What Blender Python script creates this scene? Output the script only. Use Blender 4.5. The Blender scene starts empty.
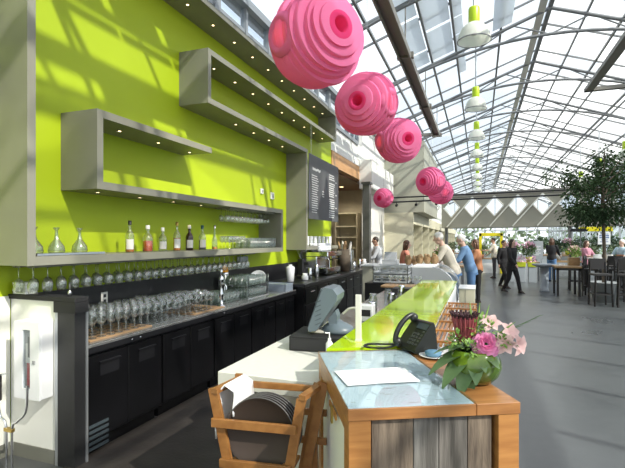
import bpy, math, random
from mathutils import Vector, Matrix
R = random.Random(7)
sc = bpy.context.scene
COL = sc.collection
PI = math.pi

# ------------------------------------------------------------------ materials
M = {}
def mat(name, color, rough=.5, metal=0.0, var=0.0, vscale=4.0, stretch=(1,1,1), bump=0.0, bscale=40.0, spec=.5,
        color2=None, trans=0.0, coat=0.0, emit=None, estr=0.0):
    m = bpy.data.materials.new(name); m.use_nodes = True
    nt = m.node_tree; N = nt.nodes; L = nt.links
    b = N['Principled BSDF']
    b.inputs['Base Color'].default_value = (*color, 1)
    b.inputs['Roughness'].default_value = rough
    b.inputs['Metallic'].default_value = metal
    b.inputs['Specular IOR Level'].default_value = spec
    b.inputs['Coat Weight'].default_value = coat
    b.inputs['Transmission Weight'].default_value = trans
    if emit:
        b.inputs['Emission Color'].default_value = (*emit, 1); b.inputs['Emission Strength'].default_value = estr
    if var or color2 or bump:
        tc = N.new('ShaderNodeTexCoord'); mp = N.new('ShaderNodeMapping'); mp.inputs['Scale'].default_value = stretch
        L.new(tc.outputs['Object'], mp.inputs['Vector'])
    if var or color2:
        n = N.new('ShaderNodeTexNoise'); n.inputs['Scale'].default_value = vscale; n.inputs['Detail'].default_value = 6
        L.new(mp.outputs['Vector'], n.inputs['Vector'])
        r = N.new('ShaderNodeValToRGB')
        c2 = color2 if color2 else tuple(c*(1-var) for c in color)
        c1 = color if color2 else tuple(min(1, c*(1+var)) for c in color)
        r.color_ramp.elements[0].position = .35; r.color_ramp.elements[0].color = (*c2, 1)
        r.color_ramp.elements[1].position = .65; r.color_ramp.elements[1].color = (*c1, 1)
        L.new(n.outputs['Fac'], r.inputs['Fac']); L.new(r.outputs['Color'], b.inputs['Base Color'])
    if bump:
        n2 = N.new('ShaderNodeTexNoise'); n2.inputs['Scale'].default_value = bscale
        L.new(mp.outputs['Vector'], n2.inputs['Vector'])
        bp = N.new('ShaderNodeBump'); bp.inputs['Strength'].default_value = bump; bp.inputs['Distance'].default_value = .01
        L.new(n2.outputs['Fac'], bp.inputs['Height']); L.new(bp.outputs['Normal'], b.inputs['Normal'])
    M[name] = m
    return m

def glassy(name, tint, gloss=.12, rough=.02, haze=None, hcol=(1,1,1), hnoise=0, edge=4.5, dark=None):
    """see-through pane: transparent with a fresnel reflection, and a share of milky translucency"""
    m = bpy.data.materials.new(name); m.use_nodes = True
    nt = m.node_tree; N = nt.nodes; L = nt.links; N.clear()
    out = N.new('ShaderNodeOutputMaterial'); t = N.new('ShaderNodeBsdfTransparent'); t.inputs['Color'].default_value = (*tint, 1)
    g = N.new('ShaderNodeBsdfGlossy'); g.inputs['Roughness'].default_value = rough
    lw = N.new('ShaderNodeLayerWeight'); lw.inputs['Blend'].default_value = .5
    pw = N.new('ShaderNodeMath'); pw.operation = 'POWER'; pw.inputs[1].default_value = edge
    L.new(lw.outputs['Facing'], pw.inputs[0])
    if dark:
        mc = N.new('ShaderNodeMixRGB'); mc.inputs[1].default_value = (*tint, 1); mc.inputs[2].default_value = (*dark, 1)
        L.new(pw.outputs[0], mc.inputs[0]); L.new(mc.outputs[0], t.inputs['Color'])
    ma = N.new('ShaderNodeMath'); ma.operation = 'MULTIPLY_ADD'; ma.inputs[1].default_value = .75; ma.inputs[2].default_value = gloss*.4
    L.new(pw.outputs[0], ma.inputs[0])
    mx = N.new('ShaderNodeMixShader'); L.new(ma.outputs[0], mx.inputs[0]); L.new(t.outputs[0], mx.inputs[1]); L.new(g.outputs[0], mx.inputs[2])
    last = mx
    if haze:
        tr = N.new('ShaderNodeBsdfTranslucent'); tr.inputs['Color'].default_value = (*hcol, 1)
        mh = N.new('ShaderNodeMixShader'); mh.inputs[0].default_value = haze
        if hnoise:
            tc = N.new('ShaderNodeTexCoord'); v = N.new('ShaderNodeTexVoronoi'); v.inputs['Scale'].default_value = hnoise
            L.new(tc.outputs['Object'], v.inputs['Vector'])
            sp = N.new('ShaderNodeSeparateColor'); L.new(v.outputs['Color'], sp.inputs[0])
            mr = N.new('ShaderNodeMapRange'); mr.inputs['To Min'].default_value = haze*.3; mr.inputs['To Max'].default_value = haze*1.6
            L.new(sp.outputs[0], mr.inputs['Value']); L.new(mr.outputs[0], mh.inputs[0])
        L.new(mx.outputs[0], mh.inputs[1]); L.new(tr.outputs[0], mh.inputs[2]); last = mh
    L.new(last.outputs[0], out.inputs['Surface'])
    M[name] = m

def translu(name, color, tcol, f=.5, var=0):
    m = bpy.data.materials.new(name); m.use_nodes = True
    nt = m.node_tree; N = nt.nodes; L = nt.links; N.clear()
    out = N.new('ShaderNodeOutputMaterial'); d = N.new('ShaderNodeBsdfDiffuse'); d.inputs['Color'].default_value = (*color, 1)
    t = N.new('ShaderNodeBsdfTranslucent'); t.inputs['Color'].default_value = (*tcol, 1)
    if var:
        tc = N.new('ShaderNodeTexCoord'); n = N.new('ShaderNodeTexNoise'); n.inputs['Scale'].default_value = 9
        L.new(tc.outputs['Object'], n.inputs['Vector']); r = N.new('ShaderNodeValToRGB')
        r.color_ramp.elements[0].position = .3; r.color_ramp.elements[1].position = .7
        r.color_ramp.elements[0].color = (*[c*(1-var) for c in color], 1); r.color_ramp.elements[1].color = (*[min(1, c*(1+var)) for c in color], 1)
        L.new(n.outputs['Fac'], r.inputs['Fac']); L.new(r.outputs['Color'], d.inputs['Color'])
    mx = N.new('ShaderNodeMixShader'); mx.inputs[0].default_value = f
    L.new(d.outputs[0], mx.inputs[1]); L.new(t.outputs[0], mx.inputs[2]); L.new(mx.outputs[0], out.inputs['Surface'])
    M[name] = m

mat('green_paint', (.40, .515, .008), .55, var=.02, vscale=1.2)
mat('shelf_grey', (.25, .245, .195), .42, var=.05, vscale=3, spec=.4)
mat('panel_grey', (.36, .36, .29), .5, var=.04, vscale=2)
mat('white_wall', (.80, .79, .74), .6, var=.02)
mat('cream_wall', (.62, .59, .44), .6, var=.03)
mat('beige_inner', (.50, .46, .35), .7, var=.06)
mat('white_gloss', (.85, .86, .87), .25)
mat('white_matt', (.84, .84, .84), .6)
mat('cream_partition', (.80, .80, .74), .5, var=.02)
mat('paper', (.86, .87, .88), .7)
mat('black', (.012, .012, .014), .35)
mat('black_matt', (.011, .011, .012), .7)
mat('black_cab', (.0055, .0055, .0065), .3, spec=.35, var=.15, vscale=3)
mat('black_tile', (.010, .010, .012), .28)
mat('pillar_grey', (.12, .12, .115), .35, var=.1, metal=.3)
mat('steel', (.55, .56, .58), .25, metal=1.0, var=.05)
mat('chrome', (.75, .76, .78), .12, metal=1.0)
mat('truss', (.22, .23, .24), .5, metal=.2)
mat('truss_light', (.42, .44, .46), .5)
mat('mullion', (.30, .32, .34), .45, metal=.3)
mat('heater', (.20, .19, .17), .5)
mat('steel_top', (.50, .50, .49), .25, metal=.8, var=.12, vscale=5)
mat('counter_white', (.74, .73, .68), .35, var=.025, vscale=30)
mat('lime_glass', (.47, .70, .012), .07, coat=.5, var=.03, vscale=2)
mat('orange_wood', (.50, .235, .07), .42, color2=(.38, .16, .045), vscale=3, stretch=(1.5,1.5,14), coat=.1)
mat('orange_wood_x', (.43, .195, .062), .4, color2=(.31, .13, .04), vscale=3, stretch=(2,14,14), coat=.15)
mat('orange_wood_y', (.46, .22, .08), .4, color2=(.36, .155, .05), vscale=3, stretch=(14,2,14), coat=.15)
mat('chair_wood', (.34, .155, .045), .4, color2=(.25, .105, .028), vscale=4, stretch=(5,5,5), coat=.1)
mat('fascia_wood', (.55, .30, .13), .5, color2=(.48, .25, .10), vscale=2, stretch=(8,1,8))
mat('copper_wood', (.20, .065, .02), .3, color2=(.12, .035, .012), vscale=2, stretch=(8,1,8), coat=.3)
mat('plank_a', (.24, .185, .135), .75, color2=(.065, .048, .036), vscale=3, stretch=(9,9,1.2), bump=.5, bscale=12)
mat('plank_b', (.29, .275, .25), .75, color2=(.10, .092, .082), vscale=3, stretch=(10,10,.8), bump=.5, bscale=12)
mat('plank_c', (.20, .18, .16), .75, color2=(.055, .05, .043), vscale=3, stretch=(10,10,.9), bump=.5, bscale=12)
mat('tray_brown', (.050, .036, .029), .5, var=.08, spec=.3)
mat('tray_rim', (.085, .08, .078), .4)
mat('linen', (.80, .81, .84), .8)
mat('phone', (.016, .018, .016), .35)
mat('phone_key', (.05, .055, .05), .5)
mat('pos_grey', (.115, .15, .175), .38, spec=.5)
mat('pos_dark', (.05, .065, .075), .3)
mat('pos_cream', (.50, .49, .42), .5)
mat('blue_tray', (.36, .42, .50), .35, metal=.3)
mat('rack_grey', (.36, .38, .40), .55)
mat('tin_blue', (.10, .22, .33), .5)
mat('red', (.50, .015, .02), .35)
mat('label_white', (.75, .73, .68), .6)
mat('amber', (.55, .16, .01), .15, coat=.5)
mat('amber_red', (.50, .06, .008), .15, coat=.5)
mat('dark_liquor', (.035, .012, .01), .15, coat=.5)
mat('navy', (.01, .02, .05), .3)
mat('cap_teal', (.02, .10, .12), .3)
mat('gold', (.5, .35, .10), .3, metal=.8)
mat('orange_fruit', (.80, .33, .01), .5)
mat('lime_enamel', (.43, .60, .01), .35)
translu('lamp_white', (.86, .88, .84), (.9, .92, .88), .55)
mat('leaf', (.065, .13, .045), .55, color2=(.13, .21, .09), vscale=14)
mat('leaf_pale', (.26, .42, .10), .5, color2=(.16, .30, .06), vscale=20)
mat('tree_leaf', (.055, .10, .045), .5, color2=(.028, .06, .028), vscale=3)
mat('far_leaf', (.10, .16, .07), .6, color2=(.20, .25, .14), vscale=6)
mat('stem', (.16, .26, .06), .5)
mat('bark', (.11, .085, .06), .8, var=.2, vscale=10)
mat('vase_green', (.045, .10, .012), .10, color2=(.16, .26, .02), vscale=5, coat=.5)
mat('protea', (.33, .07, .08), .6, color2=(.20, .035, .05), vscale=20, stretch=(3,3,1))
mat('protea_tip', (.035, .008, .014), .8)
translu('peony', (.86, .34, .58), (.87, .36, .6), .3, var=.25)
translu('pale_petal', (.84, .60, .60), (.85, .6, .55), .35, var=.12)
translu('pink_paper', (.84, .25, .47), (.95, .27, .47), .40)
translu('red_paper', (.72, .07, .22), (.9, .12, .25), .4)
translu('tree_leaf_t', (.045, .075, .040), (.07, .11, .04), .2, var=.4)
mat('board', (.075, .08, .085), .55, var=.06)
mat('chalk', (.62, .63, .63), .8)
mat('yellow', (.72, .62, .01), .5)
mat('rubber_mat', (.022, .018, .016), .6, color2=(.045, .038, .033), vscale=2.5, bump=.2)
mat('plinth', (.17, .17, .14), .7, var=.05)
mat('post_black', (.018, .018, .019), .5, var=.1, vscale=30, stretch=(20,20,.5))
mat('alu', (.5, .52, .54), .35, metal=.7)
mat('bread', (.42, .28, .15), .8, color2=(.25, .15, .07), vscale=12)
mat('skin', (.58, .33, .23), .5)
mat('skin_pale', (.68, .44, .34), .5)
mat('hair_white', (.70, .69, .66), .7)
mat('hair_dark', (.03, .018, .012), .5)
mat('hair_brown', (.09, .04, .02), .5)
mat('shirt_beige', (.55, .50, .43), .8)
mat('shirt_cream', (.66, .60, .50), .8)
mat('shirt_blue', (.17, .30, .50), .8)
mat('shirt_grey', (.45, .47, .50), .8)
mat('shirt_salmon', (.58, .22, .16), .8)
mat('shirt_orange', (.45, .20, .10), .8)
mat('shirt_pink', (.50, .22, .28), .8)
mat('shirt_pale', (.42, .55, .62), .8)
mat('jeans', (.10, .20, .38), .8, var=.12)
mat('cloth_black', (.014, .013, .015), .8)
mat('trouser_grey', (.07, .065, .07), .8)
mat('shoe', (.03, .02, .018), .5)
mat('lattice_white', (.72, .72, .68), .5)
mat('slat_grey', (.30, .295, .25), .55)
mat('sign_blue', (.05, .12, .35), .5)
mat('table_dark', (.022, .019, .018), .45)
mat('table_wood', (.36, .22, .10), .45, var=.1)
mat('table_top_pale', (.62, .60, .55), .4)
mat('stone_grey', (.33, .36, .40), .5)
mat('lens_warm', (1, .8, .5), .4, emit=(1, .72, .38), estr=6.0)
mat('glow_red', (.9, .3, .2), .4, emit=(1, .22, .14), estr=.9)
mat('terracotta', (.30, .13, .07), .8)
mat('pot_lime', (.45, .50, .02), .5)
mat('orchid', (.70, .38, .52), .7)
mat('menu_blue', (.68, .755, .80), .6)
mat('mat_orange', (.36, .22, .11), .6, var=.1)
mat('sill_grey', (.30, .31, .31), .6, var=.04)
glassy('clear_glass', (.96, .985, .97), .42, .08, haze=.13, edge=2.6, dark=(.70,.74,.71))
glassy('green_glassware', (.92, .97, .93), .42, .1, haze=.22, hcol=(.9,1,.93), edge=2.6, dark=(.66,.76,.69))
glassy('pane_side', (.90, .94, .97), .05, .02)
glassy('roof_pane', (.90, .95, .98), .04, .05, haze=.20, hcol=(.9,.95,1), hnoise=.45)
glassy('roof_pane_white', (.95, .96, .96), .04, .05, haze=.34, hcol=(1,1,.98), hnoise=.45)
translu('sun_blocker', (.80, .83, .85), (.85, .88, .9), .6)  # pale sheet for the added strips that hold sun off the green wall
glassy('case_glass', (.88, .91, .93), .18, .02)
glassy('desk_glass', (.93, .97, .98), .10, .02)

# floor: polished concrete with soft mottling
def floor_mat():
    m = mat('concrete', (.235, .245, .25), .27, spec=.45)
    nt = m.node_tree; N = nt.nodes; L = nt.links; b = N['Principled BSDF']
    tc = N.new('ShaderNodeTexCoord')
    n1 = N.new('ShaderNodeTexNoise'); n1.inputs['Scale'].default_value = .7; n1.inputs['Detail'].default_value = 8
    n2 = N.new('ShaderNodeTexNoise'); n2.inputs['Scale'].default_value = 9; n2.inputs['Detail'].default_value = 5
    L.new(tc.outputs['Object'], n1.inputs['Vector']); L.new(tc.outputs['Object'], n2.inputs['Vector'])
    mx = N.new('ShaderNodeMath'); mx.operation = 'MULTIPLY_ADD'; mx.inputs[1].default_value = .35
    L.new(n2.outputs['Fac'], mx.inputs[0]); L.new(n1.outputs['Fac'], mx.inputs[2])
    r = N.new('ShaderNodeValToRGB'); r.color_ramp.elements[0].position = .45; r.color_ramp.elements[1].position = .9
    r.color_ramp.elements[0].color = (.056, .060, .061, 1); r.color_ramp.elements[1].color = (.086, .090, .090, 1)
    L.new(mx.outputs[0], r.inputs['Fac']); L.new(r.outputs['Color'], b.inputs['Base Color'])
    mr = N.new('ShaderNodeMapRange'); mr.inputs['To Min'].default_value = .2; mr.inputs['To Max'].default_value = .42
    L.new(n1.outputs['Fac'], mr.inputs['Value']); L.new(mr.outputs[0], b.inputs['Roughness'])
floor_mat()

# ------------------------------------------------------------------ mesh helpers
class MB:
    def __init__(s): s.v = []; s.f = []; s.m = []; s.sm = []; s.x = Matrix()
    def add(s, vs, fs, m=0, smooth=False):
        o = len(s.v); s.v += [tuple(s.x @ Vector(p)) for p in vs]
        s.f += [tuple(i+o for i in f) for f in fs]; s.m += [m]*len(fs); s.sm += [smooth]*len(fs)
        return s
    def box(s, a, b, m=0, bev=0.0):
        x0,y0,z0 = [min(a[i],b[i]) for i in range(3)]; x1,y1,z1 = [max(a[i],b[i]) for i in range(3)]
        if bev <= 0:
            vs = [(x0,y0,z0),(x1,y0,z0),(x1,y1,z0),(x0,y1,z0),(x0,y0,z1),(x1,y0,z1),(x1,y1,z1),(x0,y1,z1)]
            return s.add(vs, [(0,3,2,1),(4,5,6,7),(0,1,5,4),(1,2,6,5),(2,3,7,6),(3,0,4,7)], m)
        e = min(bev, (x1-x0)*.45, (y1-y0)*.45, (z1-z0)*.45)
        def ring(i, z): return [(x0+i,y0+e+0,z),(x0+e+0,y0+i,z),(x1-e,y0+i,z),(x1-i,y0+e,z),(x1-i,y1-e,z),(x1-e,y1-i,z),(x0+e,y1-i,z),(x0+i,y1-e,z)]
        # rounded corners in plan + chamfered top and bottom
        k = e*.6
        def rg(i, z):
            a0=x0+i; a1=x1-i; c0=y0+i; c1=y1-i; q=max(e-i,.0005)
            return [(a0,c0+q,z),(a0+q,c0,z),(a1-q,c0,z),(a1,c0+q,z),(a1,c1-q,z),(a1-q,c1,z),(a0+q,c1,z),(a0,c1-q,z)]
        vs = rg(k, z0)+rg(0, z0+k)+rg(0, z1-k)+rg(k, z1)
        fs = [tuple(range(7,-1,-1)), tuple(range(24,32))]
        for L_ in range(3):
            for i in range(8): fs.append((L_*8+i, L_*8+(i+1)%8, L_*8+8+(i+1)%8, L_*8+8+i))
        return s.add(vs, fs, m)
    def tube(s, pts, r, n=8, m=0, cap=True, smooth=True, closed=False):
        pts = [Vector(p) for p in pts]; rs = r if isinstance(r, (list, tuple)) else [r]*len(pts)
        vs = []; fs = []; N_ = len(pts); up = None
        for i, p in enumerate(pts):
            if closed: d = pts[(i+1)%N_]-pts[i-1]
            else: d = pts[min(i+1,N_-1)]-pts[max(i-1,0)]
            if d.length < 1e-9: d = Vector((0,0,1))
            d.normalize()
            if up is None: up = Vector((0,0,1)) if abs(d.z) < .9 else Vector((1,0,0))
            a = d.cross(up); a = a.normalized() if a.length > 1e-6 else d.orthogonal().normalized()
            b = a.cross(d).normalized(); up = b
            for k in range(n):
                t = 2*PI*k/n + PI/n; vs.append(p + (a*math.cos(t)+b*math.sin(t))*rs[i])
        rng = N_ if closed else N_-1
        for i in range(rng):
            j = (i+1)%N_
            for k in range(n): fs.append((i*n+k, i*n+(k+1)%n, j*n+(k+1)%n, j*n+k))
        s.add(vs, fs, m, smooth)
        if cap and not closed:
            s.add(vs[:n], [tuple(range(n-1,-1,-1))], m); s.add(vs[-n:], [tuple(range(n))], m)
        return s
    def bar(s, p0, p1, w, h, m=0, up=(0,0,1)):
        p0 = Vector(p0); p1 = Vector(p1); d = (p1-p0).normalized(); u = Vector(up)
        a = d.cross(u)
        if a.length < 1e-5: a = d.orthogonal()
        a.normalize(); b = a.cross(d).normalized(); vs = []
        for p in (p0, p1):
            for sx, sz in ((-1,-1),(1,-1),(1,1),(-1,1)): vs.append(p + a*sx*w/2 + b*sz*h/2)
        return s.add(vs, [(0,1,2,3),(7,6,5,4),(0,4,5,1),(1,5,6,2),(2,6,7,3),(3,7,4,0)], m)
    def lathe(s, prof, n=16, m=0, smooth=True, origin=(0,0,0), axis=None, caps=False):
        X = Matrix.Translation(origin)
        if axis is not None: X = X @ Vector(axis).to_track_quat('Z','Y').to_matrix().to_4x4()
        vs = []; fs = []
        for (r, z) in prof:
            for k in range(n):
                t = 2*PI*k/n; vs.append(X @ Vector((r*math.cos(t), r*math.sin(t), z)))
        for i in range(len(prof)-1):
            for k in range(n): fs.append((i*n+k, i*n+(k+1)%n, (i+1)*n+(k+1)%n, (i+1)*n+k))
        s.add(vs, fs, m, smooth)
        if caps:
            s.add(vs[:n], [tuple(range(n-1,-1,-1))], m); s.add(vs[-n:], [tuple(range(n))], m)
        return s
    def ball(s, c, r, n=12, m=0):
        rx,ry,rz = r if isinstance(r,(tuple,list)) else (r,r,r); k = max(4, n//2); vs=[]; fs=[]
        for i in range(k+1):
            ph = PI*i/k
            for j in range(n):
                t = 2*PI*j/n; vs.append((c[0]+rx*math.sin(ph)*math.cos(t), c[1]+ry*math.sin(ph)*math.sin(t), c[2]-rz*math.cos(ph)))
        for i in range(k):
            for j in range(n): fs.append((i*n+j, i*n+(j+1)%n, (i+1)*n+(j+1)%n, (i+1)*n+j))
        return s.add(vs, fs, m, True)
    def rings(s, rr, n=14, m=0):
        """loft of ellipses: (centre, rx, ry, forward tilt) closed at both ends"""
        vs=[]; fs=[]
        for (c, rx, ry, T) in rr:
            q = Matrix.Rotation(T, 3, 'X')
            for k in range(n):
                t = 2*PI*k/n; vs.append(Vector(c) + q @ Vector((rx*math.cos(t), ry*math.sin(t), 0)))
        for i in range(len(rr)-1):
            for k in range(n): fs.append((i*n+k, i*n+(k+1)%n, (i+1)*n+(k+1)%n, (i+1)*n+k))
        fs.append(tuple(range(n-1,-1,-1))); fs.append(tuple(range((len(rr)-1)*n, len(rr)*n)))
        return s.add(vs, fs, m, True)
    def prism(s, outline, z0, z1, m=0, plane='xy'):
        """outline extruded; plane xy up z, xz along y, yz along x"""
        n = len(outline)
        def P(a, b, c): return {'xy':(a,b,c),'xz':(a,c,b),'yz':(c,a,b)}[plane]
        vs = [P(a,b,z0) for a,b in outline]+[P(a,b,z1) for a,b in outline]
        fs = [tuple(range(n-1,-1,-1)), tuple(range(n,2*n))]+[(i,(i+1)%n,n+(i+1)%n,n+i) for i in range(n)]
        return s.add(vs, fs, m)
    def build(s, name, mats, parent=None, off=None):
        me = bpy.data.meshes.new(name)
        o = off if off is not None else (0,0,0)
        me.from_pydata([(v[0]-o[0], v[1]-o[1], v[2]-o[2]) for v in s.v], [], s.f)
        if not isinstance(mats, (list, tuple)): mats = [mats]
        for q in mats: me.materials.append(M[q])
        me.polygons.foreach_set('material_index', s.m); me.polygons.foreach_set('use_smooth', s.sm)
        me.update()
        ob = bpy.data.objects.new(name, me); COL.objects.link(ob)
        if parent is not None: ob.parent = parent
        elif off is not None: ob.location = off
        return ob

def tag(o, label, cat, group=None):
    o['label'] = label; o['category'] = cat
    if group: o['group'] = group
    return o
def thing(name, label, cat, loc=(0,0,0), rotz=0.0, group=None):
    o = bpy.data.objects.new(name, None); o.empty_display_size = .1; COL.objects.link(o)
    o.location = loc; o.rotation_euler = (0,0,rotz)
    return tag(o, label, cat, group)
def struct(name, mb, mats, parent=None, kind=True):
    o = mb.build(name, mats, parent)
    if parent is None: o['kind'] = 'structure'
    return o
def dup(root, loc, label=None, rotz=None, group=None, scale=None):
    r = root.copy(); COL.objects.link(r); r.location = loc
    if rotz is not None: r.rotation_euler = (0,0,rotz)
    if label: r['label'] = label
    if group: r['group'] = group
    if scale: r.scale = (scale,)*3
    for ch in list(root.children):
        c = ch.copy(); COL.objects.link(c); c.parent = r
        for g in list(ch.children):
            d = g.copy(); COL.objects.link(d); d.parent = c
    return r

# ------------------------------------------------------------------ camera
FPX, UV, VH, HC = 450.0, 479.0, 240.0, 1.65
cam = bpy.data.cameras.new('camera'); co = bpy.data.objects.new('camera', cam); COL.objects.link(co)
cam.sensor_width = 36; cam.lens = FPX/625*36; cam.shift_y = (VH-234)/625
cam.clip_start = .05; cam.clip_end = 400
co.location = (0, 0, HC); co.rotation_euler = (PI/2, 0, math.atan((UV-312.5)/FPX))
sc.camera = co
sc.view_settings.view_transform = 'Standard'; sc.view_settings.look = 'None'
sc.view_settings.gamma = 1; sc.view_settings.use_curve_mapping = False
sc.view_settings.exposure = 0.2
sc.cycles.transparent_max_bounces = 24; sc.cycles.max_bounces = 8; sc.cycles.caustics_reflective = False
sc.cycles.sample_clamp_indirect = 6

# ------------------------------------------------------------------ light: one sun and a bright hazy sky
sun = bpy.data.lights.new('sun', 'SUN'); so = bpy.data.objects.new('sun', sun); COL.objects.link(so)
sun.energy = 6.0; sun.angle = math.radians(.7); sun.color = (1, .95, .84)
so.location = (12, -5, 14)
so.rotation_euler = Vector((.41, -.166, .357)).to_track_quat('Z', 'Y').to_euler()
w = bpy.data.worlds.new('sky'); sc.world = w; w.use_nodes = True
N = w.node_tree.nodes; L = w.node_tree.links; bg = N['Background']
tc = N.new('ShaderNodeTexCoord'); sp = N.new('ShaderNodeSeparateXYZ'); L.new(tc.outputs['Generated'], sp.inputs[0])
cr = N.new('ShaderNodeValToRGB'); L.new(sp.outputs['Z'], cr.inputs['Fac'])
cr.color_ramp.elements[0].position = 0; cr.color_ramp.elements[0].color = (.80, .86, .88, 1)
cr.color_ramp.elements[1].position = .8; cr.color_ramp.elements[1].color = (.66, .80, 1.0, 1)
nz = N.new('ShaderNodeTexNoise'); nz.inputs['Scale'].default_value = 3; nz.inputs['Detail'].default_value = 5
L.new(tc.outputs['Generated'], nz.inputs['Vector'])
cl = N.new('ShaderNodeValToRGB'); cl.color_ramp.elements[0].position = .42; cl.color_ramp.elements[1].position = .62
cl.color_ramp.elements[0].color = (0,0,0,1); cl.color_ramp.elements[1].color = (1,1,1,1); L.new(nz.outputs['Fac'], cl.inputs['Fac'])
mx = N.new('ShaderNodeMixRGB'); mx.inputs[2].default_value = (1.15, 1.15, 1.15, 1)
L.new(cl.outputs['Color'], mx.inputs[0]); L.new(cr.outputs['Color'], mx.inputs[1]); L.new(mx.outputs[0], bg.inputs['Color'])
bg.inputs['Strength'].default_value = 1.15

# ================================================================== THE SETTING
mb = MB(); mb.box((-12,-6,-.1), (14,60,0)); struct('floor', mb, 'concrete')
XW, XF = -3.4, -2.99      # green wall plane, front edge of the box shelves
mb = MB(); mb.box((XW-.2,-3,0), (XW,10.5,4.47)); struct('wall_left', mb, 'green_paint')
# cornice above the green wall carrying the clerestory
mb = MB(); mb.box((XW-.2,-3,4.47), (XW+.05,13.0,4.56)); mb.box((XW-.2,-3,5.22), (XW+.1,26,5.34)); struct('trim_1', mb, 'mullion')
# clerestory windows
yy = -2.9; k = 1
while yy < 12.9:
    o = bpy.data.objects.new('window_%d' % k, None); COL.objects.link(o); o['kind'] = 'structure'
    y1 = min(yy+1.65, 13.0)
    mb = MB()
    for y in ((yy, (yy+y1)/2) if y1 < 12.99 else (yy, (yy+y1)/2, y1)):
        wd = .07 if y != (yy+y1)/2 else .03
        mb.box((XW-.06,y-wd,4.56), (XW+.04,y+wd,5.22))
    mb.box((XW-.05,yy,4.84), (XW+.02,y1,4.89))
    mb.build('window_frame', 'mullion', o)
    mb = MB(); mb.box((XW-.012,yy,4.56), (XW,y1,5.22)); mb.build('pane', 'pane_side', o)
    yy = y1; k += 1
mb = MB(); mb.box((XW+.0,2.55,.0), (XW+.02,6.6,.862)); mb.box((XW,2.55,.862), (XW+.02,10.4,1.22)); struct('trim_2', mb, 'black_tile')
mb = MB(); mb.box((XW,-3,.1), (XW+.015,2.44,1.22)); struct('trim_6', mb, 'cream_partition')
mb = MB(); mb.box((XW,-3,0), (XW+.02,2.44,.1)); struct('baseboard_left', mb, 'plinth')

# --- beyond the green wall: white bulkheads, wood fascia, the room behind the coffee counter
mb = MB()
mb.box((XW-.2,10.5,3.86), (XW,13.6,4.47)); struct('wall_left_upper', mb, 'white_wall')
mb = MB(); mb.box((XW-.14,10.5,3.47), (XW+.02,13.6,3.86)); struct('trim_3', mb, 'fascia_wood')
mb = MB(); mb.box((-7.5,10.5,3.42), (XW-.14,15.6,3.5)); struct('ceiling_recess', mb, 'copper_wood')
mb = MB(); mb.box((-7.5,15.6,0), (XW-.2,15.75,3.42)); mb.box((-7.6,10.5,0), (-7.5,15.7,3.42)); mb.box((-7.6,10.42,0), (XW-.2,10.5,3.5))
struct('wall_recess', mb, 'beige_inner')
mb = MB()
mb.box((XW-.2,14.4,0), (XW+.02,17.0,5.22)); mb.box((XW-.2,13.6,3.42), (XW+.02,14.4,5.22)); mb.box((XW-.2,13.0,4.06), (XW+.02,13.6,4.5)); mb.box((XW+.021,13.2,3.2), (-3.0,16.8,4.06)); struct('wall_left_far', mb, 'white_wall')
mb = MB(); mb.box((XW-.2,17.0,2.68), (-1.9,22.6,5.32)); struct('wall_left_volume', mb, 'panel_grey')
mb = MB()
mb.box((XW-.2,17.0,0), (-2.95,50,2.68)); mb.box((-2.95,17.0,2.25), (-2.3,50,2.68))
for k in range(12): mb.box((-2.95,17.0+k*2.8,0), (-2.3,17.14+k*2.8,2.25))
struct('wall_left_fins', mb, 'cream_wall')
mb = MB(); mb.box((XW-.2,22.6,2.68), (-2.9,50,5.3)); struct('wall_left_end', mb, 'white_wall')
mb = MB(); mb.box((-3.03,12.2,0), (-2.84,12.42,3.24)); mb.box((-3.06,12.16,3.2),(-2.81,12.46,3.26)); struct('wall_column', mb, 'pillar_grey')

# --- roof: gable of glass on arched trusses
XR, ZR, XE, ZE = 1.55, 7.08, 6.5, 5.3
def roofz(x): return ZR-(ZR-ZE)/(XR-XW)*abs(x-XR)
Y0, Y1 = -4.0, 50.0
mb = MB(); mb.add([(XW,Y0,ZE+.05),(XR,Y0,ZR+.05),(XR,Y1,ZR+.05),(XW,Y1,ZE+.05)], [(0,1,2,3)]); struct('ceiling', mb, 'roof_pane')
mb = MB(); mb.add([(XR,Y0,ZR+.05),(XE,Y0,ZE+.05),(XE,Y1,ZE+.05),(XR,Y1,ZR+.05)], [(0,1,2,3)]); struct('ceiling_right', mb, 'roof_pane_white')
# glazing bars and purlins (one frame lying on the trusses)
mb = MB()
for x, wd in ((-2.9,.035),(-2.04,.05),(-1.1,.05),(-.53,.05),(.49,.05),(2.3,.035),(3.0,.045),(3.4,.035),(4.2,.06),(4.35,.03),(5.3,.05)):
    z = roofz(x)+.01; mb.bar((x,Y0,z), (x,Y1,z), wd, .06)
mb.box((XR-.05,Y0,ZR-.04), (XR+.05,Y1,ZR+.03)); mb.box((XE-.06,Y0,ZE-.12), (XE+.06,Y1,ZE+.04))
y = Y0
while y < Y1:
    for xa, xb in ((XW,XR),(XR,XE)): mb.bar((xa,y,roofz(xa)+.02), (xb,y,roofz(xb)+.02), .035, .04)
    y += 1.665
struct('trim_4', mb, 'truss')
mb = MB(); mb.box((XR-.28,Y0,ZR-.14), (XR-.12,Y1,ZR-.12))
struct('trim_5', mb, 'lattice_white')
def chord(x):   # underside arch of the trusses
    t = (x-XR)/(XE-XR); return 6.42-1.42*t*t
tr0 = None
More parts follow.
